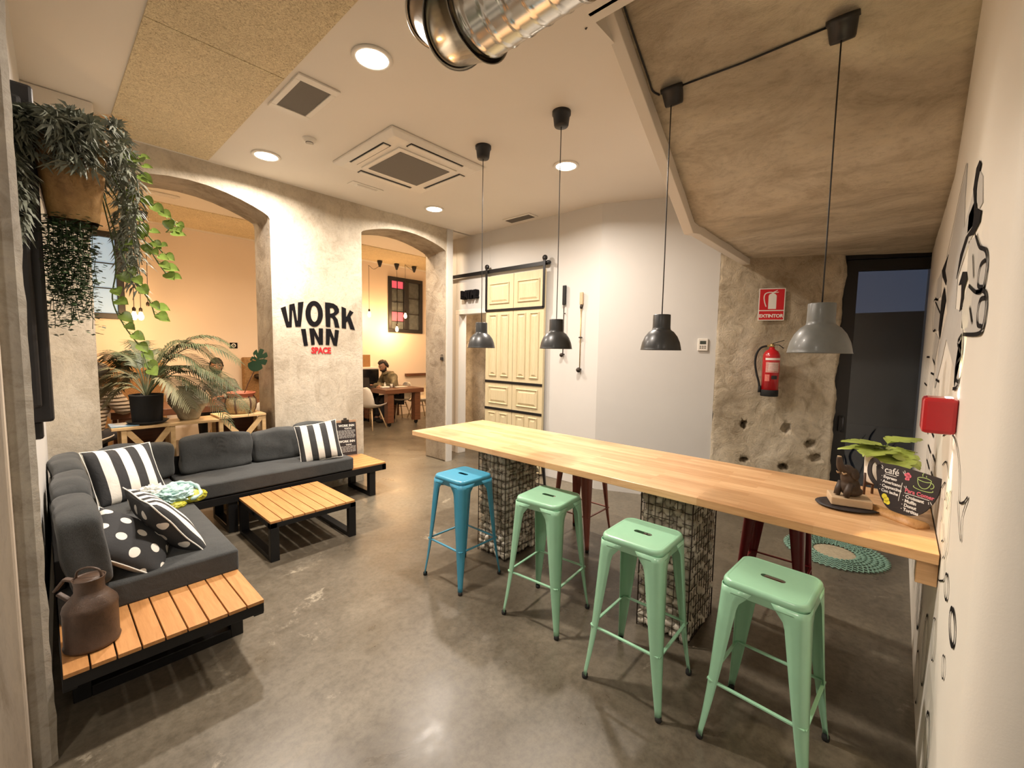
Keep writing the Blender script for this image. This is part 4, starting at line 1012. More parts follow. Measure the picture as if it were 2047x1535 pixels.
pillow(.39,.39,.13,STR,DOT,(1.86,4.30,.645),lookrot((-.30,-1,.35),(0,.3,1),.04),'black and white striped cushion at the right end of the back sofa')
pillow(.43,.43,.15,STR,DOT,(.39,4.17,.645),lookrot((.40,-1,.60),(.05,.4,1),.17),'black and white striped cushion in the sofa corner behind the plastic bag')
pillow(.36,.38,.14,DOT,M_cream,(.275,2.88,.575),lookrot((.60,-.38,.72),(-.6,.3,.7),.35),'black cushion with white dots lying against the near back cushion')
pillow(.46,.44,.15,STR2,DOT,(.44,3.02,.60),lookrot((.84,.10,.58),(-.6,.3,.75),.4),'cushion with striped front and dotted back leaning beside the dotted one')
# plastic bag with packets
t=thing('plastic_bag','crumpled pale mint plastic bag with green and yellow packets on the sofa seat','plastic bag',(.60,3.78,.47),.3)
def crumple(c,r,mat,name,seed,amp=.5):
    b=B(); bmesh.ops.create_icosphere(b.bm,subdivisions=5,radius=1)
    for v in b.bm.verts:
        p=v.co.copy(); n=abs(noise.noise(p*2.1+Vector((seed,0,0))))*amp+abs(noise.noise(p*5+Vector((0,seed,0))))*amp*.5
        k=1-n; v.co=Vector((p.x*r[0]*k,p.y*r[1]*k,max(p.z,-.75)*r[2]*k+r[2]*.7))+Vector(c)
    return b.build(name,mat,t)
crumple((-.02,.0,0),(.17,.13,.085),M_bag,'bag_body',3); crumple((-.10,.05,.03),(.12,.09,.08),M_bagw,'bag_fold',8); crumple((.10,-.05,-.005),(.09,.07,.05),M_yel,'packet',5,.2); crumple((-.05,-.10,-.01),(.08,.045,.03),M_yel,'packet',9,.2)
b=B(); b.tube([(p.x,p.y,p.z) for p in smooth([(-.05,0,.11),(.02,.05,.13),(.09,.03,.12),(.13,-.03,.10),(.12,-.10,.05),(.05,-.11,.03)],5)],[.012+.004*sin(i*1.7) for i in range(26)],8); b.build('bag_handle',M_bag,t)
# low slatted table
t=thing('coffee_table','low slatted teak coffee table with black loop legs','coffee table',(1.417,3.72,0))
w,l=.335,.368
b=B(); b.box(-w,-l,.255,w,-l+.05,.293); b.box(-w,l-.05,.255,w,l,.293); b.box(-w,-l,.255,-w+.05,l,.293); b.box(w-.05,-l,.255,w,l,.293); b.box(-w,-.03,.26,w,.03,.29); b.build('frame',M_black,t,bev=.003)
for s in (-1,1):
    b=B(); x0,x1=(-w,-w+.062) if s<0 else (w-.062,w)
    b.box(x0,-l,0,x1,-l+.045,.256); b.box(x0,l-.045,0,x1,l,.256); b.box(x0,-l+.045,0,x1,l-.045,.035); b.build('leg',M_black,t,bev=.003)
for k in range(8):
    x0=-w+.003+k*.0832; b=B(); b.box(x0,-l+.002,.293,x0+.0775,l-.002,.3105); b.build('slat',M_slat,t,bev=.0015)
# milk can on the shelf end
t=thing('milk_can','old rusty brown milk can with handle on the slatted shelf end','milk can',(.096,2.44,.3445),2.5)
b=B(); s=1.02; b.lathe([(0,0),(.082,0),(.088,.006),(.090,.014),(.086,.020),(.086,.155),(.088,.165),(.084,.182),(.060,.215),(.050,.228),(.048,.235),(.047,.262),(.052,.285),(.053,.288),(.048,.286),(.044,.262),(.03,.255),(0,.25)],40); b.build('can_body',M_can,t)
b=B(); b.lathe([(0,.29),(.035,.289),(.05,.283),(.050,.279),(0,.279)],32); lid=b.build('lid',M_can,t)
b=B(); b.tube([(p.x,p.y,p.z) for p in smooth([(-.045,0,.287),(-.038,0,.315),(0,0,.328),(.038,0,.315),(.045,0,.287)],5)],.0045,8); b.build('lid_handle',M_can,lid)
b=B(); b.bar((.048,0,.275),(.085,0,.285),.022,.010); b.bar((.083,0,.287),(.122,0,.235),.022,.010); b.bar((.075,0,.195),(.112,0,.225),.022,.010); b.build('side_handle',M_can,t,bev=.003)
# clipboard menu leaning on the pillar
t=thing('clipboard','clipboard with black menu leaning on the pillar above the shelf end','clipboard',(2.31,4.655,.35))
Mx=frameM((0,-.03,.0),(1,0.0,-.045),(.045,.16,1))
b=B(); b.box(-.135,0,-.004,.135,.42,.004,Mx); b.build('board',M_kraft,t,bev=.003)
b=B(); b.box(-.122,.02,.0045,.128,.395,.006,Mx); sh=b.build('menu_sheet',M_chalk,t)
b=B(); b.box(-.045,.385,.004,.045,.425,.014,Mx); b.box(-.02,.42,.004,.02,.445,.012,Mx); b.build('clip',M_iron,t,bev=.004)
def put(me,x,y,rz=0): me.transform(Mx@Matrix.Translation((x,y,.0068))@Matrix.Rotation(rz,4,'Z')); return me
for y in (.345,.165): link('writing',put(text2d('WORK INN',.036,.0006,.001,'CENTER'),.015,y),M_whitep,sh)
for y,s in ((.315,'TOSTAS'),(.13,'TAPAS')): link('writing',put(text2d(s,.024,.0006,.0004,'CENTER'),.03,y),M_whitep,sh)
b=B()
rn=random.Random(3)
for k in range(12):
    y=(.298-.0135*k) if k<7 else (.115-.0145*(k-7)); x=-.105
    while x<.10: w_=rn.uniform(.012,.04); b.box(x,y,.0062,min(x+w_,.115),y+.0055,.0068,Mx); x+=w_+.006
b.build('small_print',M_inkgrey,sh)

# ------------------------------------------------------------------ bath door, sign, levers, thermostat, extinguisher
t=thing('sliding_door','cream panelled sliding barn door with black iron straps','door',(XB-.05,3.81,0))
def panel(b,y0,y1,z0,z1,d=.014,e=.022):
    """raised field panel: sunk moulding then raised centre (faces -x)"""
    x=-.022
    R_=lambda dx,m: [(x+dx,y0+m,z0+m),(x+dx,y1-m,z0+m),(x+dx,y1-m,z1-m),(x+dx,y0+m,z1-m)]
    b.loft([R_(0,0),R_(-.014,.004),R_(-.016,.012),R_(-.002,.020),R_(-.001,.028),R_(-.014,.052)],cap=True,smooth=False)
for s,(ya,yb) in enumerate(((-.51,-.003),(.003,.51))):
    b=B(); b.box(-.0215,ya,.03,.018,yb,2.60); leaf=b.build('door_leaf',M_door,t,bev=.002)
    def frame_panel(y0,y1,z0,z1): b=B(); panel(b,y0,y1,z0,z1); b.build('panel',M_door,leaf)
    # stiles are slightly proud of the panels
    frame_panel(ya+.07,yb-.07,2.22,2.50); frame_panel(ya+.07,yb-.07,.86,1.10)
    for q in (0,1):
        w_=(yb-ya-.14-.07)/2; y0=ya+.07+q*(w_+.07)
        frame_panel(y0,y0+w_,1.24,2.08); frame_panel(y0,y0+w_,.20,.74)
b=B()
for z in (2.135,1.165,.79): b.bar((-.027,-.51,z),(-.027,.51,z),.008,.034)
for y in (-.505,.505): b.bar((-.027,y,2.13),(-.027,y,2.72),.036,.008,(1,0,0))
b.build('iron_strap',M_black,t,bev=.002)
for y in (-.505,.505):
    b=B(); b.lathe([(0,-.014),(.030,-.014),(.034,-.006),(.026,0),(.034,.006),(.030,.014),(0,.014)],20,M=Matrix.Translation((-.018,y,2.735))@Matrix.Rotation(PI/2,4,'Y')); b.build('roller',M_black,t)
t=thing('door_rail','black flat iron rail for the sliding bath door','rail',(XB-.05,4.2,2.675))
b=B(); b.box(-.004,-.96,-.025,.006,1.02,.025); b.build('rail_bar',M_black,t,bev=.002)
for y in (-.95,1.0): b=B(); b.lathe([(0,-.03),(.022,-.03),(.022,.01),(0,.01)],12,M=Matrix.Translation((0,y,0))@Matrix.Rotation(PI/2,4,'Y')); b.build('end_stop',M_black,t)
for y in (-.6,0,.6): b=B(); b.tube([(0,y,0),(.05,y,0)],.01,8); b.build('wall_bolt',M_black,t)
t=thing('wall_sign','black three dimensional BATH! letters above the bath doorway','sign',(XB,4.70,2.34))
me=text2d('BATH!',.155,.07,.009,'CENTER',space=.86); me.transform(Matrix(((0,0,-1,-.037),(-.85,0,0,0),(0,1,0,0),(0,0,0,1)))); link('letters',me,M_ink,t)
t=thing('wall_lever','black antique lever rod on the white wall just right of the bath door','wall lever',(XB,3.03,1.55))
b=B(); b.tube([(-.03,0,0),(-.03,0,.62)],.006,8); b.build('rod',M_iron,t); b=B(); b.box(-.04,-.022,.60,-.012,.022,.83); b.build('handle',M_black,t,bev=.006)
b=B(); b.blob((-.035,.015,0),.025,2); b.tube([(0,0,.01),(-.03,0,.01)],.008,8); b.tube([(0,0,.5),(-.03,0,.5)],.006,8); b.build('lower_hinge',M_iron,t)
t=thing('wall_lever','brass and wood antique lever rod on the white wall beside the slanted corner','wall lever',(XB,2.785,1.38))
b=B(); b.tube([(-.03,0,0),(-.03,0,.74)],.006,8); b.build('rod',M_brass,t); b=B(); b.box(-.042,-.02,.76,-.014,.02,.90); b.build('handle',M_pine,t,bev=.004); b=B(); b.blob((-.028,0,.735),(.015,.02,.03),2); b.build('socket',M_iron,t)
b=B(); b.blob((-.035,.01,0),.03,2); b.tube([(0,0,.01),(-.03,0,.01)],.008,8); b.blob((-.03,0,.38),(.015,.028,.01),2); b.tube([(0,0,.38),(-.03,0,.38)],.006,8); b.build('lower_hinge',M_iron,t)
def onwall(tt,z,off=0): return frameM(sp(tt,z,off),SD,(0,0,1))
tt=1.09
t=thing('thermostat','small white wall thermostat next to the bare concrete','thermostat',sp(tt,1.69,.0)); t.rotation_euler[2]=math.atan2(SD.y,SD.x)
b=B(); b.box(-.05,-.022,-.065,.05,-.0005,.065); b.build('case',M_acw,t,bev=.006)
b=B(); b.box(-.03,-.0235,.005,.03,-.0215,.04); b.build('display',M_lcd,t)
b=B(); [b.box(-.03+.022*i,-.0245,-.04+.018*j,-.016+.022*i,-.0215,-.03+.018*j) for i in range(3) for j in range(2)]; b.build('buttons',M_grille,t)
# sign and extinguisher (local x along the wall, local -y towards the room)
RW=math.atan2(SD.y,SD.x)
t=thing('safety_sign','red EXTINTOR fire extinguisher sign on the bare concrete','sign',sp(1.695,2.095,.05)); t.rotation_euler[2]=RW
b=B(); b.box(-.115,-.002,-.158,.115,.001,.158); b.build('sign_plate',M_whitep,t)
b=B(); b.box(-.107,-.003,-.055,.107,-.0018,.150); b.box(-.107,-.003,-.150,.107,-.0018,-.065); b.build('red_fields',M_redsign,t)
def onsign(me,name,mat): me.transform(Matrix(((1,0,0,0),(0,0,-1,-.0035),(0,1,0,0),(0,0,0,1)))); return link(name,me,mat,t)
onsign(shape2d([[(-.030,-.045),(.040,-.045),(.040,.085),(.030,.10),(.010,.110),(.010,.120),(-.002,.120),(-.002,.110),(-.022,.10),(-.030,.085)]],.0008),'extinguisher_symbol',M_whitep)
b=B(); P=[(0,.118),(-.03,.118),(-.06,.105),(-.070,.07),(-.062,.02),(-.048,-.022)]; Q=smooth(P,5)
L=[];Rr=[]
for i,p in enumerate(Q):
    d=(Q[min(i+1,len(Q)-1)]-Q[max(i-1,0)]).normalized(); n_=Vector((-d.y,d.x,0))*.0045; L.append((p.x+n_.x,-.0035,p.y+n_.y)); Rr.append((p.x-n_.x,-.0035,p.y-n_.y))
b.loft([L,Rr],closed=False,smooth=False); b.poly([(.0,-.0035,.118),(.045,-.0035,.140),(.048,-.0035,.135),(.01,-.0035,.112)]); b.poly([(.0,-.0035,.118),(.055,-.0035,.122),(.055,-.0035,.116),(.01,-.0035,.110)]); b.build('hose_symbol',M_whitep,t)
onsign(text2d('EXTINTOR',.045,.0008,.0016,'CENTER',space=.95),'word',M_whitep).location=(0,0,-.128)
t=thing('fire_extinguisher','red fire extinguisher with black hose hung on the bare concrete','fire extinguisher',sp(1.70,1.19,.155)); t.rotation_euler[2]=RW
b=B(); r=.075; b.lathe([(0,.05),(r,.05),(r,.385),(r*.96,.41),(r*.75,.44),(r*.42,.458),(.024,.465),(.024,.48),(0,.48)],40); cy=b.build('cylinder',M_redp,t)
b=B(); b.lathe([(0,0),(r*.97,0),(r*1.03,.004),(r*1.03,.06),(r*1.0,.064),(0,.064)],40); b.build('base_ring',M_rubber,t)
def lab(z0,z1,a0,a1,mat,name,rr=.0008,n=14):
    b=B(); b.loft([[((r+rr)*sin(a0+(a1-a0)*k/n),-(r+rr)*cos(a0+(a1-a0)*k/n),z) for k in range(n+1)] for z in (z0,z1)],closed=False); b.build(name,mat,cy)
lab(.355,.375,-.9,1.1,M_whitep,'label_band'); lab(.235,.335,-.8,.9,plain('label_pink',(.62,.30,.26),.5,0,.25,60),'instruction_label'); lab(.17,.205,-.1,.6,M_chalk,'dark_label',.001); lab(.15,.215,-.85,-.3,plain('label_red',(.62,.16,.13),.5,0,.2,60),'small_label')
b=B()
for k in range(7): 
    z=.322-.011*k; a0=-.5; b.loft([[((r+.0014)*sin(a0+1.2*i/8),-(r+.0014)*cos(a0+1.2*i/8),zz) for i in range(9)] for zz in (z,z+.004)],closed=False)
b.build('small_print',M_whitep,cy)
b=B(); b.lathe([(0,.478),(.02,.478),(.02,.50),(.012,.515),(0,.515)],16); b.bar((-.045,0,.492),(.0,0,.497),.02,.018); b.build('valve',M_brass,t)
b=B(); b.bar((-.005,0,.512),(.10,0,.548),.018,.006); b.bar((.0,0,.505),(.06,0,.503),.018,.006); b.bar((.058,0,.504),(.10,0,.470),.018,.006); b.build('lever',M_blackp,t,bev=.002)
b=B(); b.tube([(p.x,p.y,p.z) for p in smooth([(-.03,-.0,.492),(-.09,-.005,.478),(-.13,-.01,.42),(-.140,-.01,.33),(-.125,-.01,.23),(-.10,-.01,.14),(-.088,-.005,.075)],6)],.0095,10); b.tube([(-.088,-.005,.10),(-.086,-.005,.035)],[.012,.016],12); b.build('hose',M_rubber,t)
b=B(); b.box(-.03,r-.002,.30,.03,.128,.36); b.build('wall_bracket',M_black,t)
# padlock hanging on the second arch reveal
t=thing('padlock','small black padlock hanging on the concrete jamb of the second arch','padlock',(3.80,4.78,1.49))
b=B(); b.box(-.012,-.022,-.05,.012,.022,-.005); b.build('lock_body',M_blackp,t,bev=.005)
b=B(); b.tube([(0,-.014,-.006),(0,-.014,.02),(0,-.008,.03),(0,.008,.03),(0,.014,.02),(0,.014,-.006)],.003,6); b.build('shackle',M_iron,t)
b=B(); b.tube([(.03,0,.028),(-.004,0,.028)],.004,6); b.build('nail',M_iron,t)
# black framed mirror on the left wall, only its edge seen
t=thing('wall_mirror','tall black moulded frame on the left wall seen edge on under the planter','mirror frame',(-.03,2.95,1.86))
b=B()
for (y0,y1,z0,z1) in ((-.42,-.34,-.58,.72),(.24,.32,-.58,.72),(-.34,.24,-.58,-.50),(-.34,.24,.64,.72)): b.box(-.02,y0,z0,.062,y1,z1); 
b.build('frame',M_blackp,t,bev=.012)
b=B(); 
for (y0,y1,z0,z1) in ((-.45,-.42,-.52,.66),(.32,.35,-.52,.66),(-.35,.25,-.66,-.58)): b.box(-.02,y0,z0,.03,y1,z1)
b.build('outer_moulding',M_blackp,t,bev=.012)
b=B(); b.box(-.02,-.345,-.505,.0,.245,.645); b.build('mirror_glass',plain('mirror',(.8,.8,.8),.03,1,0),t)

# ------------------------------------------------------------------ crates and pots in the first arch
def crate(x0,x1,y0,y1,H,label,top=(0,0)):
    t=thing('wooden_crate',label,'crate',((x0+x1)/2,(y0+y1)/2,0),0,'pine crates in the arch behind the sofa')
    w=(x1-x0)/2; d=(y1-y0)/2; s=.035
    b=B(); b.box(-w-top[0],-d-.01,H-.022,w+top[1],d+.01,H); b.build('top_board',M_crate,t,bev=.002)
    b=B()
    for x in (-w,w-s):
        for y in (-d,d-s): b.box(x,y,0,x+s,y+s,H-.0225)
    for z in (.02,.42):
        b.box(-w+s,-d,z,w-s,-d+.02,z+s); b.box(-w+s,d-.02,z,w-s,d,z+s)
    b.build('frame',M_crate,t,bev=.002)
    for z0,z1 in ((.46,H-.03),(.06,.41)):
        b=B(); b.bar((-w+s,-d+.012,z0),(w-s,-d+.012,z1),.02,.045,(0,0,1)); b.bar((-w+s,-d+.014,z1),(w-s,-d+.014,z0),.014,.045,(0,0,1)); b.build('cross_brace',M_crate,t,bev=.001)
    b=B(); b.box(-w+s,d-.035,.06,w-s,d-.021,H-.025); b.build('back_board',M_dwood,t)
crate(.43,.79,4.76,5.06,.90,'left pine crate with crossed front braces and a long top board behind the sofa',(.06,.33))
crate(1.13,1.54,4.80,5.10,.915,'right pine crate with crossed front braces beside the pillar')
o=tag(B().box(-.09,-.10,0,.09,.12,.008).build('folder',M_bluep),'light blue folder at the left end of the crate board','folder'); o.location=(.46,4.89,.902)
t=thing('plant_saucer','black saucer under the palm pot','saucer',(.62,4.90,.901)); b=B(); b.lathe([(0,0),(.115,0),(.15,.028),(.146,.03),(.11,.008),(0,.008)],36); b.build('dish',M_rubber,t)
t=thing('potted_palm','large drooping palm in a black pot on the pine crate board','potted palm',(.62,4.90,.911))
b=B(); b.lathe([(0,0),(.098,0),(.105,.01),(.118,.235),(.123,.24),(.118,.25),(.110,.245),(.10,.22),(0,.215)],36); b.build('pot',M_rubber,t,norm=False)
b=B(); b.lathe([(0,.216),(.10,.221)],24); b.build('soil',M_soil,t)
def frond(az,L,rise,droop,mat,seed,k0=.22,leaf=.16,twist=0):
    """arching palm frond with paired leaflets"""
    rn=random.Random(seed); b=B(); n=26; P=[]
    for i in range(n+1):
        s=i/n; r=L*(s*.92 if rise>0 else s); z=rise*L*(1.75*s-s*s*(1.05+droop)); r=L*.8*(s**1.15)
        P.append(Vector((r*cos(az+twist*s),r*sin(az+twist*s),.2+z)))
    b.tube(P,[.0045*(1-.75*i/n) for i in range(n+1)],6)
    for i in range(int(n*k0),n+1):
        d=(P[min(i+1,n)]-P[max(i-1,0)]).normalized(); side=d.cross(Vector((0,0,1))).normalized(); up=side.cross(d)
        u=(i/n-k0)/(1-k0); l=leaf*(.35+.75*sin(PI*min(1,u*.9+.12)))*rn.uniform(.85,1.1)
        for s_ in (-1,1):
            for h in (0,.5):
                q=P[i]+(P[min(i+1,n)]-P[i])*h
                dr=(side*s_*.78+d*.62+up*.15).normalized()
                tip=q+dr*l+Vector((0,0,-l*.32*rn.uniform(.7,1.5))); mid=q+dr*l*.5+Vector((0,0,-l*.03))
                w=.0058; wv=d.cross(dr).cross(dr).normalized()*w
                b.loft([[q-wv*.4,q+wv*.4],[mid-wv,mid+wv],[tip-wv*.1,tip+wv*.1]],closed=False)
    return b.build('frond',mat,t,norm=False)
azc=YAW-PI/2  # towards image right
for k,(a,L,ri,dr,m,lf) in enumerate(((azc+.15,.95,.90,.30,M_palm,.20),(azc+.0,.98,.62,.50,M_palm,.20),(azc+.45,.80,1.1,.15,M_palm,.19),(azc+.1,1.05,.60,.85,M_palm,.19),(azc+2.4,.50,1.45,.05,M_palm,.17),(azc+2.9,.56,1.2,.2,M_palm,.17),(azc+3.2,.56,.95,.5,M_palm2,.19),(azc+PI+.35,.46,.75,.75,M_palm2,.16),(azc+2.1,.44,1.5,.12,M_palm,.15),(azc+2.65,.50,1.35,.3,M_palm,.16),(azc+3.0,.42,1.1,.6,M_palm2,.17),(azc+1.1,.50,1.55,.1,M_palm,.16),(azc+.3,.70,1.25,.35,M_palm,.20),(azc+.05,.80,1.05,.6,M_palm,.21),(azc+3.3,.52,.95,.75,M_palm2,.20),(azc+2.8,.40,1.6,.25,M_palm,.19),(azc-.25,.62,.75,.8,M_palm2,.19),(azc+1.8,.36,1.7,.1,M_palm2,.17),(azc+1.4,.42,1.1,.2,M_palm,.13),(azc-.05,.95,.62,1.05,M_palm,.16),(azc+3.6,.36,.8,.9,M_palm2,.14),(azc+.9,.50,1.0,.3,M_palm,.15),(azc+2.0,.5,.9,.4,M_palm2,.14))):
    frond(a,L,ri,dr,m,k,.32,lf)
t=thing('clay_jar','round glazed greenish clay jar with rings on the pine crate board','jar',(.925,4.93,.901))
b=B(); b.lathe([(0,0),(.072,0),(.085,.02),(.095,.06),(.128,.115),(.150,.150),(.157,.158),(.152,.166),(.156,.172),(.158,.182),(.152,.188),(.156,.196),(.157,.21),(.150,.216),(.145,.235),(.115,.265),(.083,.278),(.070,.282),(.070,.295),(.086,.302),(.088,.310),(.083,.314),(.07,.31),(.062,.29),(0,.28)],44); b.build('jar_body',M_clay,t,norm=False)
t=thing('planter_pot','terracotta rimmed pot in a woven basket with a single monstera leaf','plant pot',(1.36,4.95,.916))
b=B(); b.lathe([(0,0),(.10,0),(.112,.01),(.128,.06),(.133,.10),(.128,.14),(.112,.165),(.10,.17)],40); b.build('basket',M_basket,t,norm=False)
b=B(); b.lathe([(.105,.12),(.110,.165),(.112,.178),(.126,.195),(.134,.205),(.132,.214),(.120,.214),(.108,.200),(.10,.17),(0,.165)],40); b.build('pot_rim',M_terra,t,norm=False)
for k in range(6):
    a=k*PI/3+.2+YAW+PI; b=B(); b.tube([(.110*cos(a),.110*sin(a),.175),(.130*cos(a),.130*sin(a),.14),(.137*cos(a),.137*sin(a),.10),(.131*cos(a),.131*sin(a),.05),(.112*cos(a),.112*sin(a),.008)],.008,8); b.build('strap',M_brown,t)
b=B(); P=smooth([(.02,-.0,.16),(.06,-.04,.30),(.12,-.10,.47)],6); b.tube([(p.x,p.y,p.z) for p in P],.0045,7); st=b.build('stem',M_brown,t)
b=B()
lx_=Vector((cos(azc),sin(azc),0)); c0=Vector((.12,-.10,.47)); up=Vector((0,0,1)); nrm=Vector((0,-1,.15))
outl=[]; 
for k in range(40):
    a=2*PI*k/40; r=.108*(1-.30*max(0,cos(a+PI/2))**6); 
    if (k%5==2) and (k<14 or k>26): r*=.62
    outl.append((r*sin(a)*.92,r*cos(a)*1.1))
me=shape2d([outl,[(-.05,.03),(-.012,.012),(-.012,.02),(-.05,.045)],[(-.05,-.02),(-.012,-.015),(-.012,-.008),(-.05,-.005)],[(.05,.03),(.012,.012),(.012,.02),(.05,.045)]],.0012)
me.transform(frameM(c0+Vector((0.01,-.01,.07)),lx_,(0.15,0,1))@Matrix.Rotation(-.35,4,'Z')); link('leaf',me,M_mond,st,norm_ if False else None) if False else link('leaf',me,M_mond,st)

# ------------------------------------------------------------------ hanging planter on the left wall
t=thing('hanging_planter','ochre wall planter overflowing with trailing rosemary, pothos and ivy above the sofa','hanging planter',(.125,2.62,2.10))
b=B(); b.loft([rrect(.10,.03,4,0,.075),rrect(.135,.04,4,.20,.10),rrect(.15,.04,4,.34,.115),rrect(.14,.035,4,.345,.105),rrect(.12,.03,4,.25,.09)],cap=False); b.build('planter_bowl',M_copper,t,norm=False)
b=B(); b.box(-.10,-.12,.22,.10,.12,.26); b.build('soil',M_soil,t)
b=B(); b.box(-.165,-.03,.2,-.09,.03,.25); b.build('wall_hook',M_black,t)
rn=random.Random(21)
def vine(pts,r=.0025): b=B(); b.tube(pts,r,5); return b
def sprig(b,P,leafL,leafW,dens,up_=.4,curl=.4):
    """lance leaves around a stem"""
    for i in range(len(P)-1):
        for q in range(dens):
            p=P[i].lerp(P[i+1],q/dens); d=(P[i+1]-P[i]).normalized(); a=rn.uniform(0,2*PI); o_=d.orthogonal().normalized(); o_=Matrix.Rotation(a,3,d)@o_
            dr=(o_*.8+d*.55+Vector((0,0,up_*.3))).normalized(); l=leafL*rn.uniform(.7,1.2); w=dr.cross(d).normalized()*leafW
            m=p+dr*l*.5+Vector((0,0,.004)); e=p+dr*l+Vector((0,0,-l*curl))
            b.loft([[p,p],[m-w,m+w],[e,e+w*.05]],closed=False,smooth=True)
stems=[]
def trail(x,y,z,dx,dy,out,drop,n=9):
    P=[]
    for i in range(n+1):
        s=i/n; P.append(Vector((x+dx*out*min(1,s*2.2)+.012*sin(i*1.3+x*90),y+dy*out*min(1,s*2.2)+.012*cos(i*1.7+y*70),z+.05*sin(min(1,s*3)*PI*.6)-drop*max(0,s-.12)**1.15)))
    return P
# rosemary mass: falls over every side, longest at the wall side and the right end
k=0
for (x,y,z,dx,dy,out,drop) in [(-.05+.10*rn.random(),-.12+.24*rn.random(),.33,rn.uniform(-.7,.7),rn.uniform(-1,.2),rn.uniform(.08,.20),rn.uniform(.03,.24)) for _ in range(84)]+[(.09,-.05+.02*i,.33,1,rn.uniform(-.4,.4),rn.uniform(.06,.13),rn.uniform(.45,.80)) for i in range(12)]+[(-.09,-.12,.33,-.55,-.4,rn.uniform(.08,.14),rn.uniform(.35,.62)) for i in range(9)]+[(rn.uniform(-.1,.1),rn.uniform(-.1,.1),.34,rn.uniform(-1,1),rn.uniform(-1,1),rn.uniform(.1,.2),-.06*rn.random()) for _ in range(14)]:
    P=trail(x,y,z,dx,dy,out,drop); b=vine(P,.002); sprig(b,P,.058,.0058,9,.5,.25); b.build('rosemary_stem',M_sage,t,norm=False); k+=1
b=B(); 
for i in range(34):
    x=rn.uniform(-.08,.06); y=rn.uniform(-.14,.1); P=[Vector((x+.02*rn.uniform(-1,1)*s,y+.02*rn.uniform(-1,1)*s,-.01-.45*s*(.55+.45*((i*37)%10)/10))) for s in [j/10 for j in range(11)]]
    b.tube(P,.0015,4)
    for p in P:
        for q in range(9):
            c=p+Vector((rn.uniform(-.028,.028),rn.uniform(-.028,.028),rn.uniform(-.03,.03))); a=rn.uniform(0,2*PI); v=Vector((cos(a),sin(a),rn.uniform(-.6,.2)))*.018; w=v.cross(Vector((0,0,1))).normalized()*.009
            b.loft([[c,c],[c+v*.5-w,c+v*.5+w],[c+v,c+v]],closed=False)
b.build('ivy_curtain',M_dgreen,t,norm=False)
def heart(b,c,d,s,up=(0,0,1)):
    d=Vector(d).normalized(); side=d.cross(Vector(up)).normalized(); u=side.cross(d); pts=[]
    O=[(0,0),(.22,-.16),(.45,-.10),(.55,.15),(.45,.48),(.22,.82),(0,1.08)]
    L=[c+d*(y*s)-side*(x*s)+u*(.10*s*x) for x,y in O]; R_=[c+d*(y*s)+side*(x*s)+u*(.10*s*x) for x,y in O]; M_=[c+d*(y*s)-u*.05*s for x,y in O]; M_[0]=c; 
    b.loft([L,M_,R_],closed=False)
# pothos vines: baked paths (local), leaves on short stalks
for P0 in ([(.10,.02,.30),(.17,-.05,.34),(.20,-.1,.30),(.19,-.10,.24)],[(.10,.05,.28),(.20,0,.20),(.27,-.04,.12),(.34,-.02,.08),(.30,-.05,.02)],[(.10,.06,.25),(.19,.02,.05),(.24,.0,-.05),(.27,-.02,-.12),(.30,-.02,-.17)],[(.09,.07,.2),(.13,.05,-.12),(.11,.03,-.3),(.145,.02,-.42),(.20,.05,-.52),(.22,.0,-.62)],[(.09,.03,.2),(.15,.0,-.10),(.19,-.02,-.22),(.24,.03,-.30),(.26,.06,-.36)],[(.10,.0,.3),(.2,.03,.10),(.25,.03,.0),(.30,.05,-.06)]):
    P=[Vector((p.x,p.y,p.z)) for p in smooth(P0,5)]; b=B(); b.tube(P,.0028,6); v_=b.build('pothos_vine',M_stem,t)
    b=B()
    for i in range(4,len(P),2):
        a=rn.uniform(-1,1); dr=Vector((.8*cos(a*1.5),-.6+.5*a,rn.uniform(-.9,.1))).normalized(); q=P[i]+dr*.03; b.tube([P[i],q],.0015,4); heart(b,q,(dr+Vector((0,0,-.25))),rn.uniform(.032,.052),Vector((-cos(YAW)*.6,-sin(YAW)*.6,.55)))
    b.build('pothos_leaves',M_green,v_,norm=False)
t=thing('dried_grass','tuft of dry golden grass behind the planter near the ceiling','dried grass',(.22,3.25,2.76))
b=B()
for i in range(150):
    a=rn.uniform(-.9,.9); e=rn.uniform(-.25,.55); L=rn.uniform(.10,.22); d=Vector((cos(a)*.9,sin(a)*.6,e)); w=Vector((0,.0008,.0008)); q=Vector((0,0,0)); m=d*L*.55+Vector((0,0,.015)); c=d*L+Vector((rn.uniform(-.01,.01),0,-.03))
    b.loft([[q-w,q+w],[m-w,m+w],[c-w,c+w]],closed=False)
b.build('grass_blades',M_straw,t,norm=False)
b=B(); b.tube([(-.20,0,.0),(0,0,0)],.003,6); b.build('stem_bunch',M_straw,t)

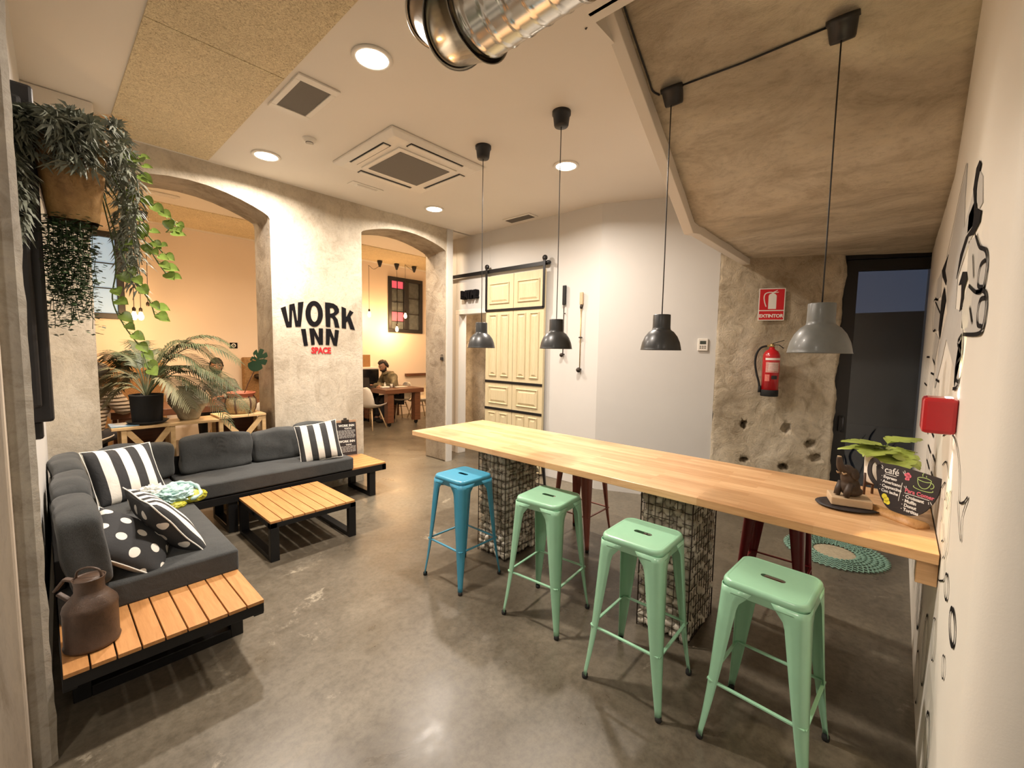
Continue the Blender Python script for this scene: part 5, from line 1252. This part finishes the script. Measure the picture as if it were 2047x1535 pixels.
# ------------------------------------------------------------------ back room
def wmat(*a): return a
def window(name,x0,x1,z0,z1,left,right):
    f=B(); s=.085; y0,y1=8.86,8.95
    f.box(x0,y0,z0,x1,y1,z0+s); f.box(x0,y0,z1-s,x1,y1,z1); f.box(x0,y0,z0+s,x0+s,y1,z1-s); f.box(x1-s,y0,z0+s,x1,y1,z1-s); xm=(x0+x1)/2; f.box(xm-.06,y0-.01,z0+s,xm+.06,y1,z1-s)
    w=struct(f.build(name,M_blackp,bev=.006))
    for (a,c_,mats,cols) in ((x0+s,xm-.06,left,2),(xm+.06,x1-s,right,1)):
        hz=[z0+s+(z1-z0-2*s)*h for h in (0,.16,.36,.56,.84,1)] if cols==2 else [z0+s+(z1-z0-2*s)*h for h in (0,.33,.66,1)]
        b=B(); b.box(a,8.915,z0+s,c_,8.92,z1-s); base=b.build('pane',mats[0],w)
        for i,m in enumerate(mats[1:]):
            if m is None or i>=len(hz)-1: continue
            b=B(); b.box(a+.004,8.908,hz[i]+.004,c_-.004,8.9145,hz[i+1]-.004); b.build('coloured_pane',m,base)
        b=B()
        for h in hz[1:-1]: b.box(a,8.89,h-.008,c_,8.905,h+.008)
        if cols==2: xm2=(a+c_)/2; b.box(xm2-.007,8.89,z0+s,xm2+.007,8.905,z1-s)
        b.build('lead_bar',M_blackp,w)
window('window_1',5.50,6.45,1.97,3.26,(M_greyg,None,M_pinkg,None,None,M_pinkg),(M_greyg,))
window('window_2',.10,.93,1.97,3.26,(M_greyg,None,M_bluegl,M_bluegl,None,M_bluegl),(M_bluegl,None,None))
def pendbulb(x,y,zt,zb,label,lit=True,hook=None):
    t=thing('bulb_pendant',label,'pendant bulb',(x,y,zb),0,'bare filament bulbs hanging in the back room')
    b=B()
    if hook:
        hx,hz=hook; b.tube([(p.x,p.y,p.z) for p in smooth([(0,0,.07),(0,0,hz-.12-zb),(.0,0,hz-zb-.02),(hx*.45,0,hz-zb-.08),(hx,0,zt-zb-.10)],4)],.004,5); cx=hx
    else: b.tube([(0,0,.07),(.012,0,(zt-zb)*.5),(0,0,zt-zb-.10)],.004,5); cx=0
    b.build('cable',M_blackp,t)
    b=B(); b.lathe([(0,-.13),(.02,-.13),(.055,-.02),(.055,0),(0,0)],20,(cx,0,zt-zb)); b.build('canopy',M_blackp,t,norm=False)
    b=B(); b.lathe([(0,.06),(.018,.06),(.021,.08),(.02,.105),(.008,.12),(0,.12)],16); b.build('socket',M_iron,t)
    if lit:
        b=B(); b.lathe([(0,-.055),(.02,-.05),(.034,-.02),(.034,.0),(.022,.035),(.015,.06)],18); b.build('bulb',M_bulb,t,norm=False)
        d=bpy.data.lights.new('bulb_light','POINT'); d.energy=26; d.color=(1,.60,.28); d.shadow_soft_size=.05; o=bpy.data.objects.new('bulb_light',d); C.objects.link(o); o.location=(x,y,zb-.09)
    return t
pendbulb(.90,7.78,ZB,1.98,'left one of two lit filament bulbs above the palm')
pendbulb(.995,7.98,ZB,1.99,'right one of two lit filament bulbs above the palm')
pendbulb(1.10,8.16,ZB,2.09,'bare lamp holder without light right of the two lit bulbs',False)
pendbulb(4.80,8.5,3.48,2.31,'lit filament bulb left of the dark window seen through the second arch',True,(.26,3.36))
pendbulb(5.67,8.45,3.48,2.34,'lit filament bulb in front of the pink pane of the window',True,(.24,3.50))
pendbulb(5.48,8.5,3.48,2.03,'lit filament bulb hanging lowest, just under the window')
def shellchair(loc,rz,label,fur=False):
    t=thing('shell_chair',label,'chair',loc,rz,'white moulded chairs in the back room')
    b=B(); n=14; rows=[]
    prof=[(.23,.44),(.20,.435),(.10,.425),(0,.42),(-.10,.425),(-.17,.45),(-.205,.52),(-.225,.62),(-.24,.72),(-.25,.80),(-.255,.835)]
    wd=[.19,.215,.225,.23,.23,.228,.225,.215,.195,.15,.08]
    for (x,z),w in zip(prof,wd):
        row=[]
        for k in range(n+1):
            q=-1+2*k/n; lift=abs(q)**3; row.append((x+(.05*lift if z>.5 else .0),q*w,z+(.07*lift if z<.5 else 0)))
        rows.append(row)
    b.loft(rows,closed=False); o=b.build('shell',M_fur if fur else M_shell,t,norm=False); s=o.modifiers.new('s','SOLIDIFY'); s.thickness=.035 if fur else .008
    for sx,sy in ((1,1),(1,-1),(-1,1),(-1,-1)):
        b=B(); b.tube([(sx*.10,sy*.10,.41),(sx*.21,sy*.21,.0)],[.015,.010],10); b.build('leg',M_chairleg,t)
    b=B(); b.tube([(.13,.13,.30),(-.13,-.13,.30)],.004,6); b.tube([(.13,-.13,.30),(-.13,.13,.30)],.004,6); b.tube([(.12,.12,.39),(.12,-.12,.39)],.005,6); b.tube([(-.12,.12,.39),(-.12,-.12,.39)],.005,6); b.build('wire_brace',M_black,t)
    return t
shellchair((4.38,7.72,0),.35,'white shell chair with wooden legs at the left of the brown table')
shellchair((5.83,8.15,0),PI*.9,'shell chair covered with cream fur throw at the right of the brown table',True)
shellchair((2.12,6.75,0),PI*.52,'white shell chair seen behind the terracotta pot',False)
def btable(x0,y0,x1,y1,H,label):
    cx,cy=(x0+x1)/2,(y0+y1)/2; t=thing('wooden_table',label,'table',(cx,cy,0),0,'thick dark tables in the back room'); w,l=(x1-x0)/2,(y1-y0)/2
    b=B(); b.box(-w,-l,H-.09,w,l,H); b.build('tabletop',M_dwood,t,bev=.006)
    for sx in (-1,1):
        for sy in (-1,1):
            b=B(); x=sx*(w-.14); y=sy*(l-.10); b.box(x-.07,y-.07,.08,x+.07,y+.07,H-.0905); lg=b.build('leg',M_dwood,t,bev=.005)
            b=B(); b.lathe([(0,-.015),(.038,-.015),(.040,0),(.038,.015),(0,.015)],16,M=Matrix.Translation((x,y,.04))@Matrix.Rotation(PI/2,4,'X')); b.box(x-.03,y-.025,.045,x+.03,y+.025,.079); b.build('caster',M_rubber,lg)
    return t
btable(4.60,7.55,5.53,8.56,.765,'thick dark brown table on casters seen through the second arch')
btable(.56,7.15,2.35,8.05,.75,'thick dark brown table behind the crates in the first arch')
# small things on the tables
t=thing('serving_bowl','white small bowl with napkin stand on the far brown table','bowl',(4.83,7.95,.766)); b=B(); b.box(-.09,-.05,0,.09,.05,.035); b.build('dish',M_acw,t,bev=.01); b=B(); b.lathe([(0,0.03),(.02,.03),(.022,.08),(.008,.09),(.006,.12),(0,.12)],14,(.0,0,0)); b.build('bottle',M_acw,t)
t=thing('paper_cup','small white cup on the far brown table','cup',(5.02,8.0,.766)); b=B(); b.lathe([(0,0),(.026,0),(.032,.075),(.03,.076),(.024,.004)],18); b.build('cup_body',M_acw,t,norm=False)
o=tag(B().box(-.15,-.10,0,.15,.10,.006).build('paper_sheet',M_paper),'white paper in front of the man in the camouflage hoodie','paper'); o.location=(5.22,8.02,.767)
t=thing('laptop','open dark laptop in front of the man in the camouflage hoodie','laptop',(4.66,8.26,.766),.2); b=B(); b.box(-.12,-.16,0,.12,.16,.012); b.build('laptop_base',M_blackp,t,bev=.003); b=B(); b.box(-.13,-.16,.013,-.122,.16,.23); b.build('laptop_screen',M_screen,t,rot=(0,-.12,0),bev=.003)
for x,l_ in ((.80,'white paper sheet at the left end of the dark table'),(1.42,'white papers between the palm pot and the clay jar')):
    o=tag(B().box(-.14,-.10,0,.14,.10,.01).build('paper_sheet',M_paper),l_,'paper'); o.location=(x,7.33,.751)
# wooden board partition with rattan panel on the back wall, cork board
t=thing('rattan_cabinet','tall brown rattan panel cabinet against the far wall right of the bearded man','cabinet',(2.75,8.80,0)); b=B(); b.box(-.28,-.07,0,.28,.095,1.39); b.build('cabinet_body',M_cork,t,bev=.02); b=B(); b.box(-.25,-.078,.25,.25,-.071,.98); b.build('rattan_panel',M_weave,t)
for z,r_ in ((1.22,.10),(1.04,.11)): b=B(); b.lathe([(0,-.05),(r_*.7,-.045),(r_,-.01),(r_,.03),(r_*.75,.05),(0,.055)],20,(-.03,-.13,z)); b.build('wire_basket',M_iron,t)
t=thing('rattan_cabinet','tall brown rattan panel board against the far wall behind the palm','cabinet',(.95,8.80,0)); b=B(); b.box(-.42,-.07,0,.40,.095,1.34); b.build('cabinet_body',M_cork,t,bev=.02); b=B(); b.box(-.38,-.078,.25,.36,-.071,1.1); b.build('rattan_panel',M_weave,t)
t=thing('side_cabinet','white topped cabinet with dark front left of the man in the camouflage hoodie','cabinet',(4.85,8.74,0)); b=B(); b.box(-.35,-.12,0,.24,.155,1.13); b.build('cabinet_body',M_screen,t,bev=.01); b=B(); b.box(-.36,-.13,1.131,.25,.155,1.17); b.build('cabinet_top',M_acw,t,bev=.004)
o=tag(B().box(-.28,-.01,0,.17,.02,.27).build('cork_panel',M_weave),'small brown rattan panel on the far wall above the white topped cabinet','panel'); o.location=(4.85,8.878,1.171)
o=tag(B().box(-.45,-.04,0,.45,.04,.06).build('low_shelf',M_dwood),'brown wooden ledge on the far wall behind the fur covered chair','shelf'); o.location=(6.4,8.86,.93)
t=thing('no_smoking_sign','small black sign with white circle on the far wall above the cabinet','sign',(2.36,8.895,1.60)); b=B(); b.box(-.06,-.004,-.05,.06,.001,.05); b.build('sign_plate',M_ink,t)
b=B(); b.lathe([(.022,.005),(.036,.005),(.036,.006),(.022,.006)],24,M=Matrix.Translation((0,-.0,0))@Matrix.Rotation(PI/2,4,'X')); b.bar((-.022,-.0075,-.022),(.022,-.0075,.022),.004,.010,(0,1,0)); b.build('sign_symbol',M_whitep,t)

# ------------------------------------------------------------------ people
def skinmesh(V,Ed,R,sub=2):
    me=bpy.data.meshes.new('s'); me.from_pydata([Vector(v) for v in V],Ed,[]); o=bpy.data.objects.new('s',me); C.objects.link(o)
    m=o.modifiers.new('k','SKIN'); m.use_smooth_shade=True
    for i,r in enumerate(R): d=me.skin_vertices[0].data[i]; d.radius=(r if isinstance(r,tuple) else (r,r)); d.use_root=(i==0)
    o.modifiers.new('u','SUBSURF').levels=sub
    return ev_mesh(o)
def head_mesh(b,c,f,s=1.0,up=(0,0,1)):
    """head centred at c facing f: skull, brow, nose, cheeks, jaw, ears"""
    x=Vector(f).normalized(); z=Vector(up); z=(z-x*z.dot(x)).normalized(); y=z.cross(x); M=Matrix(((x.x,y.x,z.x,c[0]),(x.y,y.y,z.y,c[1]),(x.z,y.z,z.z,c[2]),(0,0,0,1)))
    n0=len(b.bm.verts); bmesh.ops.create_uvsphere(b.bm,u_segments=40,v_segments=28,radius=1); b.bm.verts.ensure_lookup_table()
    for v in b.bm.verts[n0:]:
        p=v.co.copy(); X,Y,Z=p
        q=Vector((X*.098,Y*.076,Z*.118))
        if Z<0: q.x*=1+.0*Z; q.y*=1+.28*Z; 
        if Z<-.2 and X<0: q.x*=1+.55*(Z+.2)
        if X>.2:
            q.x-=.010*(1-abs(Y))*(Z>-.2)*0
            g=lambda a,s_: math.exp(-(a/s_)**2)
            q.x+=.024*g(Y,.17)*g(Z+.20,.16)+.012*g(Y,.12)*g(Z-.02,.2)      # nose
            q.x+=.007*g(Z-.24,.10)*g(Y,.6)                                 # brow
            q.x-=.012*(g(Y-.40,.17)+g(Y+.40,.17))*g(Z-.08,.11)              # eye sockets
            q.x+=.007*g(Y,.28)*g(Z+.50,.06)+.006*g(Y,.26)*g(Z+.62,.06)       # lips
            q.x+=.012*g(Y,.30)*g(Z+.88,.16)                                 # chin
            q.x+=.006*(g(Y-.45,.2)+g(Y+.45,.2))*g(Z+.18,.18)
        v.co=M@(q*s)
    for fc in b.bm.faces: fc.smooth=True
    for sg in (-1,1): b.blob(M@Vector((-.008*s,sg*.078*s,-.005*s)),(.018*s,.010*s,.032*s),2)
    return M
def hand(b,w,d,n,s=1,curl=.5):
    """palm and five bent fingers; w wrist, d direction, n back-of-hand normal"""
    d=Vector(d).normalized(); n=Vector(n); n=(n-d*n.dot(d)).normalized(); l=n.cross(d); w=Vector(w)
    b.blob(w+d*.045*s,(.048*s,.040*s,.016*s),2,Matrix((d,l,n)).transposed().to_4x4())
    for k,(o_,L) in enumerate(((-.030,.062),(-.010,.074),(.011,.070),(.030,.054))):
        p=w+d*.082*s+l*o_*s; q=p+d*L*.45*s-n*curl*.018*s; r=q+d*L*.35*s-n*curl*.035*s; e=r+d*L*.18*s-n*curl*.03*s
        b.tube([p-d*.02*s,p,q,r,e],[.0095*s,.009*s,.0082*s,.0075*s,.005*s],8)
    p=w+d*.03*s-l*.032*s; b.tube([p,p+d*.022*s-l*.022*s-n*.01*s,p+d*.052*s-l*.026*s-n*.02*s,p+d*.07*s-l*.024*s-n*.024*s],[.012*s,.011*s,.009*s,.006*s],8)
def person(loc,rz,label,top,topmat,hairmat,beard,opts):
    """seated figure facing local +x; seat at z .45; loc is floor point under the hips"""
    t=thing('person',label,'person',loc,rz)
    lean=opts.get('lean',.25); hd=opts.get('head',(.30,0,1.22)); hf=opts.get('face',(1,0,-.45)); hz=.50
    ch=(lean*.55,0,.86); nk=(lean*.9,0,1.06); sh=.19; s0=(lean*.75,0,.99)
    hl=opts.get('hl',(.50,.16,.80)); hr=opts.get('hr',(.50,-.16,.80)); el=opts.get('el',(lean*.6+.10,.30,.80)); er=opts.get('er',(lean*.6+.10,-.30,.80))
    V=[(0,0,hz),(lean*.3,0,.68),ch,s0,nk,(hd[0]-.03,0,hd[2]-.10),
       (s0[0],sh,.99),el,hl,(s0[0],-sh,.99),er,hr,(.06,.10,.49),(.42,.13,.50),(.40,.13,.09),(.06,-.10,.49),(.42,-.13,.50),(.40,-.13,.09),(.52,.14,.04),(.52,-.14,.04)]
    E_=[(0,1),(1,2),(2,3),(3,4),(4,5),(3,6),(6,7),(7,8),(3,9),(9,10),(10,11),(0,12),(12,13),(13,14),(0,15),(15,16),(16,17),(14,18),(17,19)]
    R=[(.14,.12),(.125,.10),(.15,.115),(.12,.09),.05,.048,.06,.042,.026,.06,.042,.026,.085,.06,.038,.085,.06,.038,.03,.03]
    b=B(); b.add(skinmesh(V,E_,R)); M=head_mesh(b,hd,hf)
    for h_,e_ in ((hl,el),(hr,er)): d=(Vector(h_)-Vector(e_)); hand(b,h_,d+Vector((0,0,.02)),(0,0,1),1,.6)
    body=b.build('body',M_skin,t,norm=True,smooth=True)
    tv=[0,1,2,3,4,6,7,8,9,10,11]; mp={v:i for i,v in enumerate(tv)}
    g=opts.get('bulk',.02); VV=[V[i] for i in tv]; 
    def mv(a,c_,f_): return tuple(Vector(a).lerp(Vector(c_),f_))
    VV[mp[8]]=mv(V[8],V[7],.04); VV[mp[11]]=mv(V[11],V[10],.04); VV[mp[0]]=(0,0,.47); VV[mp[4]]=mv(V[4],V[3],.10)
    EE=[(mp[a],mp[c_]) for a,c_ in E_ if a in mp and c_ in mp]
    RR=[tuple(r+g for r in (R[i] if isinstance(R[i],tuple) else (R[i],R[i]))) for i in tv]
    me=skinmesh(VV,EE,RR)
    if opts.get('quilt'):
        for v in me.vertices: v.co+=v.normal*(.012*abs(sin(v.co.z*55)))-v.normal*.006
    link(top,me,topmat,t,smooth=True)
    me=skinmesh([V[0],V[12],V[13],V[14],V[15],V[16],V[17]],[(0,1),(1,2),(2,3),(0,4),(4,5),(5,6)],[(.16,.13),.10,.075,.058,.10,.075,.058]); link('trousers',me,M_trous,t,smooth=True)
    for s_ in (-1,1):
        b=B(); b.blob((.46,s_*.135,.045),(.13,.05,.045),2); b.build('shoe',M_rubber,t)
    # hair cap, eyes, beard, hood
    hc=opts.get('hairline',.25)
    b=B(); bmesh.ops.create_uvsphere(b.bm,u_segments=32,v_segments=24,radius=1)
    dl=[v for v in b.bm.verts if not ((v.co.z>.15+hc*.7 and v.co.x<.85) or (v.co.x<.12 and v.co.z>-.05+.9*v.co.x) or (v.co.x<-.25 and v.co.z>-.55))]
    bmesh.ops.delete(b.bm,geom=dl,context='VERTS')
    for v in b.bm.verts: p=v.co; k=1+.14*noise.noise(p*5); v.co=M@Vector((p.x*.104*k-.002,p.y*.083*k,p.z*.126*k))
    for f_ in b.bm.faces: f_.smooth=True
    o=b.build('hair',hairmat,t); m=o.modifiers.new('s','SOLIDIFY'); m.thickness=.022; m.offset=.6
    if beard:
        b=B(); bmesh.ops.create_uvsphere(b.bm,u_segments=32,v_segments=24,radius=1)
        dl=[v for v in b.bm.verts if v.co.z>-.30+.35*max(0,-v.co.x+.45) or v.co.x<-.1 or (v.co.x>.75 and -.62<v.co.z<-.50 and abs(v.co.y)<.3)]
        bmesh.ops.delete(b.bm,geom=dl,context='VERTS')
        for v in b.bm.verts: p=v.co; v.co=M@Vector((p.x*.116,p.y*.080*(1+.2*p.z),p.z*.128))
        for f_ in b.bm.faces: f_.smooth=True
        o=b.build('beard',hairmat,t); m=o.modifiers.new('s','SOLIDIFY'); m.thickness=.010
    for s_ in (-1,1):
        b=B(); b.blob(M@Vector((.0835,s_*.031,.012)),.0100,2); e=b.build('eye',M_whitep,t); b=B(); b.blob(M@Vector((.0905,s_*.031,.011)),.0058,1); b.build('iris',M_ink,e)
        b=B(); b.tube([M@Vector((.094,s_*.015,.034)),M@Vector((.092,s_*.032,.040)),M@Vector((.080,s_*.050,.034))],.004,6); b.build('eyebrow',hairmat,t)
    b=B(); b.tube([M@Vector((.092,-.022,-.062)),M@Vector((.100,0,-.059)),M@Vector((.092,.022,-.062))],.004,6); b.build('mouth',plain('lips',(.30,.10,.08),.5),t)
    if opts.get('hood'):
        b=B(); b.tube([(p.x,p.y,p.z) for p in smooth([(nk[0]+.09,.0,1.03),(nk[0]+.04,.095,1.07),(nk[0]-.07,.09,1.07),(nk[0]-.12,0,1.06),(nk[0]-.07,-.09,1.07),(nk[0]+.04,-.095,1.07),(nk[0]+.09,0,1.03)],5)],.032,10); b.build('hood',topmat,t)
    return t
def seatfor(loc,rz,label,mat=None): return shellchair(loc,rz,label)
person((5.33,8.28,0),PI-.05,'bald bearded man in a camouflage hoodie bent over the far brown table','hoodie',M_camo,M_hair,True,dict(lean=.26,head=(.33,0,1.21),face=(1,.22,-.62),hood=True,hairline=.75,hl=(.50,-.16,.79),hr=(.50,.16,.79),bulk=.026))
person((2.05,8.42,0),PI+.95,'dark haired bearded man in a patterned jumper working behind the clay jar','jumper',M_jumper,M_hair,True,dict(lean=.14,head=(.19,0,1.255),face=(1,.55,-.18),hairline=.35,hl=(.46,.17,.79),hr=(.46,-.17,.79)))
person((.30,6.98,0),.85,'person in a beige quilted jacket sitting at the left end of the dark table','quilted_jacket',M_puffer,M_hair,False,dict(lean=.22,head=(.26,0,1.23),face=(1,0,-.5),hairline=.35,bulk=.05,quilt=True,hl=(.50,.14,.80),hr=(.50,-.10,.80)))
shellchair((5.38,8.28,0),PI-.05,'white shell chair under the man in the camouflage hoodie')
shellchair((2.09,8.46,0),PI+.95,'white shell chair under the bearded man in the patterned jumper')
shellchair((.27,6.95,0),.85,'white shell chair under the person in the beige quilted jacket')
